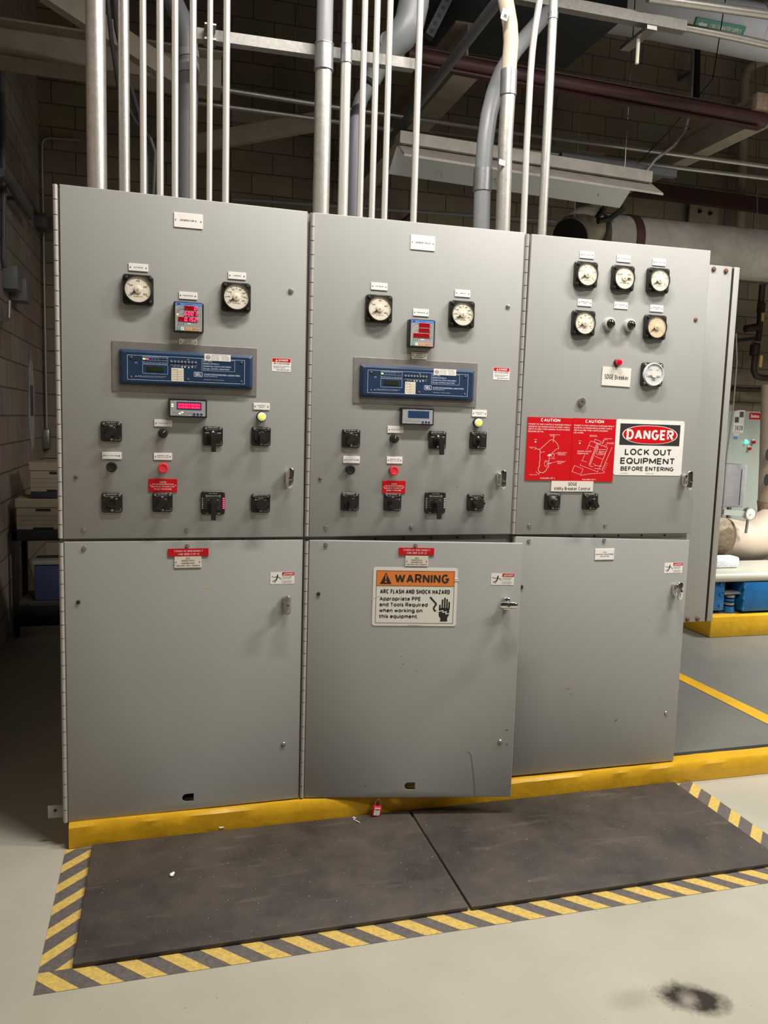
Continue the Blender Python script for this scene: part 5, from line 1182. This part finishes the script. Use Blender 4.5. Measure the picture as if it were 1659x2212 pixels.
# slate duct
zd = 4.35; n1 = fl(1352, 46, zd); n2 = fl(1215, 148, zd)
du = empty('air_duct', (1.9, n1.y, zd), 'dark blue-grey rectangular air duct overhead behind the right conduits', 'duct')
b = MB(); xr = (n1.x+n2.x)/2; b.box(0, xr-1.9, 0, n2.y-n1.y, 0, .7, DUCT, .006); b.build('duct_section', du)
b = MB(); b.box(0, xr-1.9+.02, -.02, .01, -.015, .715, DUCT); b.box(.25, .30, -.9, .0, -.01, .05, DUCT); b.build('flange', du)
o = MB(); p, q = P(925, 80, 1.3), P(975, -20, 1.3); o.beam((0, 0, 0), q-p, .05, .05, DUCT, (0, 1, 0)); 
for k in range(6):
    c0 = (q-p)*(k+.5)/6; o.lathe([(.012, c0.y-.0255), (.012, c0.y-.0265)], BLACKM, c0.x, c0.z, 10)
tag(o.build('perforated_angle', None, p), 'dark perforated steel angle hanging above the cut beam end', 'angle')
# chilled water pipe
cp = empty('insulated_pipe', (3.0, 3.0, 5.07), 'big white insulated overhead pipe carrying the green marker at upper right', 'pipe')
b = MB(); pts = [Vector((-.2+i*.5, 0, -.005*(i % 2))) for i in range(14)]; b.tube(pts, [.205+.006*((i*7) % 3-1) for i in range(14)], INSUL, 32); b.build('insulation', cp)
for x_ in (2.2, 3.4): b = MB(); b.tube([(x_, 0, 0), (x_+.06, 0, 0)], .214, INSUL, 32); b.build('band', cp)
q = P(1560, 46, 2.80); b = MB(); b.box(-.235, .235, -.001, .001, -.040, .040, GREEN); b.text('CHILLED WATER SUPPLY', .055, 0, .036, -.0016, OFFW, w=.30)
b.flat([(-.215, 0), (-.175, .018), (-.175, .010), (-.125, .010), (-.125, -.010), (-.175, -.010), (-.175, -.018)], -.0016, OFFW)
c0 = Vector((q.x, 3.0-.214*math.cos(.62), 5.07-.214*math.sin(.62)))
tag(b.build('pipe_marker', None, c0+Vector((0, -.004, -.003)), rot=(.62, 0, 0)), 'green CHILLED WATER SUPPLY marker on the white overhead pipe', 'pipe marker')
# fluorescent fixture (unlit)
fa, fb = P(868, 304, 2.0), P(1424, 392, 2.0)
fx = empty('fluorescent_fixture', fa, 'long dusty white fluorescent fixture hanging unlit behind the conduits', 'light fixture')
Lf = fb.x-fa.x; dz = fb.z-fa.z
b = MB(); b.beam((0, .10, .04), (Lf-.03, .10, .04+dz), .12, .075, FIXW); b.build('ballast_channel', fx)
def wing(y0, z0, y1, z1, m, nm, xa=0., xb=0.):
    b = MB(); t = .003
    rs = []
    for (x, zz) in ((xa, 0), (Lf-xb, dz)): rs.append([(x, y0, z0+zz), (x, y1, z1+zz), (x, y1, z1+zz-t-.012), (x, y0, z0+zz-t)])
    b.rings(rs, m); b.build(nm, fx)
wing(.10, .015, -.06, -.095, FIXW, 'reflector'); wing(.10, .015, .30, -.105, FIXB, 'reflector', 0, .12)
for k in range(4):
    b = MB(); b.box(.35+k*.4, .36+k*.4, .22, .226, -.105+dz*.5, -.07+dz*.5, FIXB); b.build('hook', fx)
b = MB(); b.cylz(Lf-.22, .10, .08+dz, ZC-fa.z, .004, STEEL, 8); b.build('hanger_rod', fx)
fs = MB(); p, q = P(1210, 340, 2.3), P(1458, 376, 2.3); fs.beam((0, 0, 0), q-p, .05, .06, PVCD); tag(fs.build('strut_channel', None, p), 'dark strut above the unlit fluorescent fixture', 'strut', 'galvanised struts')
thinpipe([P(1395, 372, 2.1), P(1415, 345, 2.1), P(1455, 315, 2.1), P(1480, 280, 2.1), P(1492, 235, 2.15), P(1497, 110, 2.2)], .012, GALV, 'bent flexible conduit rising from the unlit fixture', g=None)
thinpipe([P(1506, 105, 4.8), P(1504, 215, 4.8)], .035, BLACKM, 'black vertical pipe on the back wall below the white pipe')
thinpipe([P(1375, 355, 2.3), P(1430, 300, 2.3), P(1478, 245, 2.3), P(1540, 170, 2.3), Vector((P(1540, 170, 2.3).x+.3, 2.3, ZC+.02))], .004, BLACKM, 'thin black wire slanting up to the red-brown rail', 'cable', 'cable')
# big horizontal insulated pipe at right behind cabinets
bp_ = empty('insulated_pipe', (3.85, 3.0, 3.19), 'large dusty insulated pipe running behind the right cabinet top', 'pipe')
pa = P(1292, 519, 3.0); pb = P(1700, 558, 3.0)
b = MB(); W_ = [pa+(pb-pa)*t for t in (0, .15, .3, .5, .7, .85, 1.0, 1.4, 1.9)]; b.tube([v-bp_.location for v in W_], .215, INSULD, 36); b.build('insulation', bp_)
b = MB(); t0 = pa+(pb-pa)*.12; t1 = pa+(pb-pa)*.16; b.tube([t0-bp_.location, t1-bp_.location], .225, REDIRON, 32); b.build('band', bp_)
fn = empty('duct_elbow', P(1235, 500, 2.8), 'dusty round duct end with a black open mouth behind the right conduits', 'duct')
c0 = P(1232, 512, 2.8)-fn.location; c1 = P(1285, 478, 3.1)-fn.location
b = MB(); b.tube([c0, c0*.6+c1*.4, c0*.42+c1*.58], [.15, .17, .18], CREAMST, 28); b.build('shell', fn)
b = MB(); d = (c1-c0).normalized(); b.tube([c0-d*.012, c0-d*.002], .142, BLACKM, 28); b.build('mouth', fn)
thinpipe([P(1290, 470, 2.66), P(1313, 438, 2.66), P(1340, 440, 2.66), P(1345, 452, 2.66), P(1318, 472, 2.66), P(1291, 478, 2.66)], .022, BLACKM, 'black looped pipe hanger on top of the large dusty pipe', 'pipe_hanger', 'hanger')
pp = P(1520, 478, 5.0); b = MB(); b.box(-.19, .19, 0, .03, -.22, .22, CREAMST, .004); b.lathe([(.02, 0), (.018, -.03)], BLACKM, -.07, .10, 12); b.lathe([(.02, 0), (.018, -.03)], BLACKM, .07, .09, 12); b.box(-.10, -.05, -.04, 0, -.2, -.08, BLACKM, .01); b.box(-.06, .06, -.05, -.03, -.09, -.07, STEEL)
tag(b.build('wall_bracket', None, pp), 'pale square bracket plate on the back wall above the dusty pipe', 'bracket')
o = P(1605, 200, 4.9); thinpipe([P(1680, 118, 4.9), P(1650, 131, 4.9), P(1625, 140, 4.9), P(1612, 152, 4.9), P(1608, 175, 4.9), P(1605, 300, 4.9), P(1600, 430, 4.9), P(1597, 540, 4.9)], .055, BEIGP, 'beige vertical pipe with an elbow on the back wall at right')
# process piping right
rp = empty('process_pipe', P(1636, 815, 4.6), 'dark brown process pipe with valves on the back wall right of the cabinets', 'pipe')
def rps(name, pts, r, m): b = MB(); b.tube([P(*q)-rp.location for q in pts], r, m, 16); return b.build(name, rp)
rps('pipe', [(1647, 615, 4.6), (1643, 660, 4.6), (1640, 720, 4.6), (1632, 760, 4.6), (1628, 800, 4.6), (1633, 812, 4.6), (1645, 816, 4.6), (1690, 818, 4.6)], .034, BRNP)
rps('valve_body', [(1632, 745, 4.6), (1629, 768, 4.6)], .055, BRNP); rps('valve_body', [(1645, 655, 4.6), (1643, 675, 4.6)], .045, BRNP)
rps('branch', [(1636, 706, 4.6), (1624, 708, 4.6), (1610, 710, 4.6)], .04, BRNP); rps('flange', [(1634, 738, 4.6), (1633.5, 742, 4.6)], .05, STEEL)
for (qx, qy, q2x, q2y) in ((1648, 676, 1647, 694), (1645, 768, 1642, 793)):
    b = MB(); p, q = P(qx, qy, 4.48)-rp.location, P(q2x, q2y, 4.48)-rp.location; b.beam(p, q, .035, .010, WIREY, (0, 1, 0)); b.build('valve_handle', rp)
thinpipe([P(1582, 838, 4.7), P(1600, 841, 4.7), P(1660, 842, 4.7), P(1700, 842, 4.7)], .028, BRNP, 'brown horizontal pipe low on the back wall above the drive enclosure')
thinpipe([P(1590, 720, 3.2), P(1592, 780, 3.2), P(1584, 880, 3.2), P(1570, 980, 3.2), Vector((P(1570, 980, 3.2).x, 3.2, ZB+.19))], .007, GALV, 'thin vertical electrical conduit just right of the wireway')
# drive enclosure
dv = empty('drive_enclosure', (5.62, 3.6, ZB+.001), 'pale grey-green wall drive enclosure numbered 3828 beside the chiller', 'electrical enclosure')
dx0 = P(1568, 1000, 3.6).x; dx1 = P(1645, 1000, 3.6).x; dzt = P(1610, 888, 3.6).z
L0 = Vector((dx0-.05, 3.6, ZB+.166)); dv.location = L0; W0 = dx1-dx0+.05; H0 = dzt-ZB-.166
b = MB(); b.box(0, W0, 0, .5, 0, H0, DRIVE, .006); b.build('housing', dv)
b = MB(); b.box(.02, W0-.30, .1, .3, H0, H0+.06, DRIVE, .003); b.build('top_box', dv)
def dloc(px, py, off=.002): q = P(px, py, 3.6-off); return q-L0
b = MB(); b.flat([(-.062, -.11), (.058, -.11), (.062, .115), (0.0, .115), (-.035, .110), (-.062, .095)], 0, WHITE)
b.rect(.027, .072, .048, .055, -.0008, INKG); b.rect(-.026, .018, .048, .055, -.0008, INKG); b.text('3828', 0.003, -.062, .045, -.0008, INK, w=.095); b.build('number_label', dv, dloc(1596, 911))
b = MB(); b.rect(0, 0, .135, .064, 0, REDS); b.text('Danfoss', 0, .0, .036, -.0008, WHITE, w=.10, bold=.03); b.build('maker_badge', dv, dloc(1631, 899))
b = MB(); b.rect(0, .02, .065, .045, 0, OFFW); b.rect(-.005, -.022, .048, .026, 0, PMB); b.build('service_label', dv, dloc(1590, 941))
for (qx, qy, m_, nm) in ((1611, 955, mat('lit_green_lamp', (.02, .6, .4), .3, emit=(.1, 1., .7), es=1.5), 'green_lamp'), (1627, 955, RED, 'red_lamp'), (1618, 969, RED, 'red_lamp')):
    b = MB(); b.rect(0, .018, .035, .022, -.001, WHITE); b.lathe([(.016, 0), (.016, -.02), (.010, -.03)], m_, seg=14); b.build(nm, dv, dloc(qx, qy, .01))
# wool-wrapped duct in front of the enclosure
wx0, wx1 = P(1545, 1050, 3.3).x, P(1613, 1050, 3.3).x; wz0, wz1 = P(1590, 1096, 3.3).z, P(1590, 1002, 3.3).z
wd = empty('wool_wrapped_duct', (wx0, 3.3, wz0), 'bluish white fibre-wrapped duct piece in front of the drive enclosure', 'duct')
b = MB(); b.box(0, wx1-wx0, 0, .25, 0, wz1-wz0, WOOL, .02); b.build('wrap', wd)
b = MB(); b.box(wx1-wx0-.075, wx1-wx0-.068, -.003, .0, .02, wz1-wz0-.05, INKG); b.build('seam', wd)
for x_ in (.03, wx1-wx0-.06):
    b = MB(); b.box(x_, x_+.03, .15, .18, ZB+.166-wz0, .01, STEEL); b.build('leg', wd)
# vertical insulated pipe with black holes at right edge, elbow
vi = empty('insulated_pipe', P(1665, 1000, 3.0), 'large beige insulated pipe with an elbow, torn ends and black oval holes', 'pipe')
b = MB(); b.tube([P(*q)-vi.location for q in ((1677, 830, 3.0), (1675, 900, 3.0), (1672, 1000, 3.0), (1668, 1090, 3.0))], .125, INSULB, 28); b.build('insulation', vi)
b = MB(); b.tube([P(*q)-vi.location for q in ((1668, 1082, 3.0), (1667, 1110, 3.0))], [.13, .115], INSULR, 28); b.build('torn_end', vi)
for (qx, qy, rx, rz_) in ((1659, 982, .03, .055), (1656, 1037, .032, .055)):
    b = MB(); b.disc(0, 0, rx, 0, BLACKM, 20, rz_); b.build('opening', vi, P(qx, qy, 2.872)-vi.location)
be = vi
b = MB(); b.tube([P(*q)-be.location for q in ((1558, 1162, 2.8), (1600, 1172, 2.8), (1625, 1168, 2.8), (1650, 1150, 2.8), (1672, 1134, 2.8))], [.185, .190, .19, .185, .17], INSULB, 32); b.build('elbow', be)
b = MB(); b.tube([P(*q)-be.location for q in ((1538, 1156, 2.85), (1552, 1159, 2.82), (1575, 1166, 2.8))], [.165, .172, .178], INSULR, 32); b.build('torn_end', be)
gg = P(1620, 1110, 2.55); b = MB(); b.lathe([(.055, .03), (.055, -.012), (.050, -.014), (.048, -.010)], GALV, seg=28); b.disc(0, 0, .047, -.0125, SILV, 24); b.line((0, 0), (-.02, -.02), .004, -.0135, INK)
o = empty('pressure_gauge', gg, 'round pressure gauge above the beige insulated elbow', 'gauge'); b.build('dial_case', o)
b = MB(); b.tube([(0, .02, -.05), (0, .03, -.17)], .012, STEEL, 10); b.build('stem', o); b = MB(); b.beam((-.05, .02, .0), P(1562, 1106, 2.6)-gg, .03, .045, DRIVE); b.build('arm', o)
# blue chiller base
YBL = fl(1560, 1324, ZB+.165).y
mb_ = empty('chiller_base', P(1545, 1320, YBL), 'blue steel machine base with a cream top on a yellow pad', 'machine')
zb2 = ZB+.165
q0 = P(1530, 1300, YBL); q1 = P(1960, 1300, YBL); zt_ = P(1600, 1256, YBL).z
L0 = Vector((q0.x, YBL, zb2)); mb_.location = L0; Wb = q1.x-q0.x; Hb = zt_-zb2
b = MB(); b.box(0, P(1564, 1300, YBL).x-q0.x, 0, .1, .02, Hb, MBLUE, .005); b.box(0, Wb, .25, .35, .02, Hb, MBLUE); b.box(P(1597, 1300, YBL).x-q0.x, Wb, -.04, .1, .015, Hb, MBLUE, .006); b.build('frame', mb_)
b = MB(); b.box(P(1562, 1290, YBL).x-q0.x, P(1600, 1290, YBL).x-q0.x, -.01, .12, Hb*.6, Hb*.66, PVC); b.build('spring_seat', mb_)
sx = P(1580, 1300, YBL).x-q0.x
b = MB(); b.cylz(sx, .03, 0.0, .03, .045, MBLUE, 20)
for k in range(4): b.cylz(sx, .03, .03+k*.03, .048+k*.03, .042, PVC if k % 2 else MBLUE, 20)
b.cylz(sx, .03, .14, Hb*.6, .016, STEEL, 14); b.build('vibration_spring', mb_)
for (qx, qy) in ((1607, 1268), (1605, 1292), (1603, 1314), (1556, 1262), (1556, 1284), (1554, 1308)):
    b = MB(); b.lathe([(.012, 0), (.012, -.012)], MBLUE, seg=6); b.build('bolt', mb_, P(qx, qy, YBL-.045 if qx > 1590 else YBL)-L0)
ct = P(1548, 1228, YBL)
b = MB(); zt2 = zt_-zb2
b.box(-.02, Wb, -.05, .5, zt2+.004, zt2+.075, MCREAM, .03, 3); b.build('cream_cover', mb_)
b = MB(); b.tube([P(*q) for q in ((1608, 1210, YBL+1.2), (1650, 1221, YBL+1.2), (1700, 1236, YBL+1.2))], .055, MBLUE, 16); tag(b.build('blue_pipe'), 'blue pipe passing behind the beige elbow above the cream cover', 'pipe')
b = MB(); p = Vector((P(1548, 1222, YBL+.15).x, YBL+.15, zb2+zt2+.0765+.02)); b.box(0, .22, 0, .12, 0, .09, WOOL, .02); tag(b.build('wool_bundle', None, p+Vector((0, 0, -.02))), 'small bluish wool-wrapped piece below the beige elbow', 'insulation')
# yellow pad under chiller
pc = fl(1533, 1378, ZB); pt = P(1540, 1336, pc.y)
b = MB(); b.box(0, 3.2, 0, 1.9, 0, .16, YEL, .006); b.box(.09, 3.15, .09, 1.85, .158, .162, SLABM)
o = b.build('equipment_pad', None, (pc.x, pc.y, ZB+.0005)); tag(o, 'yellow-edged concrete pad under the blue machine at right', 'concrete pad')

# ------------------------------------------------------------------ left side: rack, boxes, wall fittings
rk = empty('storage_rack', (-.69, 3.1, 0), 'black metal storage rack in the dark left of the cabinets', 'shelf rack')
for (x_, y_) in ((0, 0), (.66, 0), (0, .42), (.66, .42)):
    b = MB(); b.box(x_, x_+.04, y_, y_+.04, .001, .80, BLACKM, .002); b.build('leg', rk)
b = MB(); b.box(0, .70, 0, .46, .72, .80, BLACKM, .004); b.build('top_shelf', rk)
b = MB(); b.box(.04, .66, .02, .44, .235, .26, mat('dark_board', (.06, .055, .045), .7), .003); b.build('lower_shelf', rk)
b = MB(); b.box(.0, .70, .01, .04, .08, .23, BLACKM, .004); b.build('front_apron', rk)
def cbox(x, y, z, w, d, h, label):
    r = empty('archive_box', (x, y, z), label, 'box', 'archive boxes on the rack'); b = MB(); b.box(.008, w-.008, .008, d-.008, 0, h*.75, CARD, .002, 1); b.box(w*.35, w*.6, .006, .009, h*.6, h*.68, BLACKM); b.box(w*.3, w*.65, .006, .009, .0, h*.07, BLACKM)
    for k in range(3): b.box(.01, w-.01, .0068, .0082, h*(.15+k*.15), h*(.155+k*.15), INKG)
    b.build('carton', r); b = MB(); b.box(0, w, 0, d, h*.72, h, CARD, .003, 1); b.build('lid', r)
cbox(-.665, 3.12, .801, .40, .36, .225, 'brown archive box with lid directly on the rack top')
tb = MB(); tb.box(0, .34, 0, .33, 0, .05, mat('dark_binder', (.03, .03, .035), .6), .003); tag(tb.build('binder', None, (-.56, 3.14, 1.027)), 'dark flat binder between the two archive boxes', 'binder')
cbox(-.57, 3.14, 1.078, .40, .36, .215, 'brown archive box with lid on top of the stack')
tt = empty('storage_tote', (-.55, 3.16, .261), 'dim blue plastic tote with pale lid on the lower rack shelf', 'tote')
b = MB(); b.box(0, .42, 0, .25, 0, .27, TOTE, .012); b.build('tub', tt); b = MB(); b.box(-.01, .43, -.01, .26, .271, .30, TOTEL, .004); b.build('lid', tt)
LX = XL+.001
def LW(px, py, o=.02): return on(px, py, 'x', XL+o)
_z = P(112, 303, 5.05).z
thinpipe([Vector((-.35, 5.05, _z+.03)), Vector((-.62, 5.05, _z+.02)), Vector((-.67, 5.05, _z)), Vector((-.69, 5.05, _z-.05)), Vector((-.69, 5.05, P(94, 925, 5.05).z))], .013, GALV, 'thin wall conduit running down near the left back corner')
b = MB(); q = Vector((XL+.002, 5.02, P(93, 948, 5.05).z)); b.box(0, .06, -.06, .06, -.09, .09, STEEL, .004); tag(b.build('outlet_box', None, q), 'grey outlet box at the bottom of the corner conduit', 'electrical box')
thinpipe([LW(3, 100, .02), LW(8, 380, .02), LW(8, 560, .02), LW(10, 574, .02)], .018, PVCD, 'dark vertical conduit on the left wall at the frame edge')
thinpipe([LW(0, 372, .08), LW(18, 390, .08), LW(40, 430, .08), LW(66, 468, .08)], .028, PVCD, 'dark pipe slanting down the left wall')
b = MB(); q = LW(78, 480, 0); b.box(0, .10, -.12, .12, -.06, .06, PVCD, .006); tag(b.build('junction_box', None, q), 'dark junction box on the left wall at the slanting pipe', 'electrical box')
b = MB(); q = LW(10, 602, 0); b.box(0, .10, -.10, .10, -.08, .08, PVC, .006); tag(b.build('junction_box', None, q), 'grey junction box at the left frame edge, upper of two', 'electrical box', 'left wall boxes')
b = MB(); q = LW(24, 628, 0); b.box(0, .12, -.10, .10, -.08, .08, PVC, .006); tag(b.build('junction_box', None, q), 'grey junction box at the left frame edge, lower of two', 'electrical box', 'left wall boxes')
thinpipe([LW(20, 650, .06), LW(19, 690, .06), LW(8, 692, .06), LW(-10, 688, .06)], .014, GALV, 'short bright conduit stub under the junction boxes')
b = MB(); q = LW(67, 868, 0)
random.seed(5); P_ = [(0.001, .16*math.cos(a)*(1+random.uniform(-.25, .25)), .42*math.sin(a)*(1+random.uniform(-.2, .2))) for a in (2*PI*i/18 for i in range(18))]; b.poly(P_, PATCH)
tag(b.build('wall_patch', None, q+Vector((.001, 0, 0))), 'ragged white plaster patch on the left wall', 'wall patch')
b = MB(); b.box(0, .006, -.06, .06, -.13, .13, mat('dark_cover', (.12, .10, .085), .7), .002); wp = [o for o in COL.objects if o.name == 'wall_patch'][0]; b.build('cover_plate', wp, LW(68, 865, .003)-wp.location)
thinpipe([Vector((P(248, -10, .9).x, .9, ZC+.02)), P(248, -10, .9), P(252, 60, .95), P(275, 165, 1.1), P(300, 250, 1.25), P(316, 340, 1.3), P(318, 440, 1.3)], .012, WIREB, 'dark cable drooping behind the left conduits, left one', 'cable', 'cable', 'drooping cables')
thinpipe([Vector((P(232, -10, .9).x-.03, .9, ZC+.02)), P(232, -10, .9), P(240, 80, .95), P(256, 190, 1.1), P(290, 260, 1.25), P(325, 300, 1.15), P(335, 330, 1.15), P(330, 440, 1.15)], .010, WIREB, 'dark cable drooping behind the left conduits, right one', 'cable', 'cable', 'drooping cables')
thinpipe([P(500, 430, 4.6), P(1200, 478, 4.6)], .02, PVC, 'thin grey pipe low on the back wall just above the cabinet tops')

# ------------------------------------------------------------------ hangers and mounts that carry the pipes
bpy.context.view_layer.update()
def find(part): return [o for o in COL.objects if o.parent is None and part in str(o.get('label', ''))][0]
def hang(part, x, y, z):
    o = find(part); b = MB(); b.cylz(0, 0, 0, ZC-.003-z, .003, STEEL, 6); b.build('hanger_rod', o, Vector((x, y, z))-o.location)
def mount(part, p, d=(0, 1, 0), l=.1, w=.06):
    """small stand-off block from point p towards the wall along d"""
    o = find(part); p = Vector(p); d = Vector(d); b = MB(); b.beam((0, 0, 0), d*l, w, w*.6, PVCD, (0, 0, 1)); b.build('wall_mount', o, p-o.location)
def at_top(px, py, y): q = P(px, py, y); return q.x, q.y, q.z
hang('grey pipe at the very top right', *at_top(1500, 7, .8)); hang('bright electrical pipe below', *at_top(1690, 101, .95))
hang('long grey electrical pipe, upper', *at_top(1690, 364, 2.34)); hang('long grey electrical pipe, lower', *at_top(1695, 390, 2.6))
hang('dark perforated steel angle', *at_top(975, -18, 1.3)); hang('cream steel brace sloping', *at_top(97, -24, 1.6)); hang('big white insulated overhead', 6.2, 3.0, 5.2)
hang('dark blue-grey rectangular', 2.3, find('dark blue-grey').location.y+.3, 5.0); hang('galvanised strut channel crossing', *at_top(1110, -8, .9)); hang('dark straight pipe slanting', *on(1085, -8, 'x', 1.92))
o = find('large dusty insulated pipe'); b = MB(); b.tube([Vector((5.6, 3.19, 3.38))-o.location, Vector((5.6, 3.7, ZC-.003))-o.location], .0045, STEEL, 8); b.build('hanger_rod', o)
hang('dusty round duct end', *P(1240, 480, 2.74)); o = find('large beige insulated pipe'); q = P(1677, 832, 3.0); b = MB(); b.tube([q-o.location, Vector((q.x+.5, 3.4, 3.0))-o.location, Vector((q.x+1.2, 4.2, ZC-.003))-o.location], .0045, STEEL, 8); b.build('hanger_rod', o)
hang('dark red-brown steel rail', *at_top(900, 104, 3.1)) if False else None
q = P(1505, 150, 4.8); mount('black vertical pipe on the back wall', q, l=YB-4.8-.002)
q = P(1605, 300, 4.9); mount('beige vertical pipe', q, l=YB-4.9-.002)
q = P(900, 457, 4.6); mount('thin grey pipe low on', q, l=YB-4.6-.002); q = P(690, 262, 3.2)
q = P(1636, 730, 4.6); mount('dark brown process pipe', q, l=YB-4.6-.002); q = P(1620, 841, 4.7); mount('brown horizontal pipe low', q, l=YB-4.7-.002)
q = Vector((-.69, 5.05, 1.9)); mount('thin wall conduit running down', q, l=YB-5.05-.002, w=.03); q = LW(40, 430, .08); mount('dark pipe slanting down', q, (-1, 0, 0), .079, .04)
hang('pale brace between', *at_top(640, 271, 3.27))
for pt, px, py, off in (('junction box at the left frame edge, upper', 10, 602, .0), ('junction box at the left frame edge, lower', 24, 628, .0), ('short bright conduit stub', 19, 690, .05), ('dark junction box on', 78, 480, .0)):
    q = LW(px, py, off+.003); mount(pt, q, (-1, 0, 0), off+.001+.001, .03)

# ------------------------------------------------------------------ lights
def area(name, loc, sx, sy, power, col, rot=(0, 0, 0), spread=PI):
    l = bpy.data.lights.new(name, 'AREA'); l.shape = 'RECTANGLE'; l.size = sx; l.size_y = sy; l.energy = power; l.color = col; l.spread = spread
    o = bpy.data.objects.new(name, l); COL.objects.link(o); o.location = loc; o.rotation_euler = rot; return o
WARM = (1., .94, .86)
area('tube_or_fill_light', (1.3, -.9, 4.2), 1.25, .10, 72, WARM)
area('tube_or_fill_light', (3.4, -.95, 4.2), 1.25, .10, 84, WARM)
area('tube_or_fill_light', (3.6, -2.6, 4.3), 1.25, .2, 50, WARM)  # added fill light for the floor and doors, not a known fixture
area('tube_or_fill_light', (6.2, -2.4, 4.3), 2.0, .2, 45, WARM)  # second added fill light, out of view at the right front
area('tube_or_fill_light', (7.2, 1.0, 3.9), 1.4, .3, 185, (1., .98, .93), spread=1.9)
area('tube_or_fill_light', (5.8, .9, 3.6), 1.4, .3, 40, (.95, .97, 1.), (PI, 0, 0), spread=2.2)  # added up-facing light that brightens the white overhead pipe, no such fixture
w = bpy.data.worlds.new('world'); SC.world = w; w.use_nodes = True
w.node_tree.nodes['Background'].inputs[0].default_value = (.5, .5, .5, 1); w.node_tree.nodes['Background'].inputs[1].default_value = .0
SC.view_settings.view_transform = 'Standard'; SC.view_settings.look = 'None'; SC.view_settings.gamma = 1; SC.view_settings.use_curve_mapping = False
SC.view_settings.exposure = 0.52
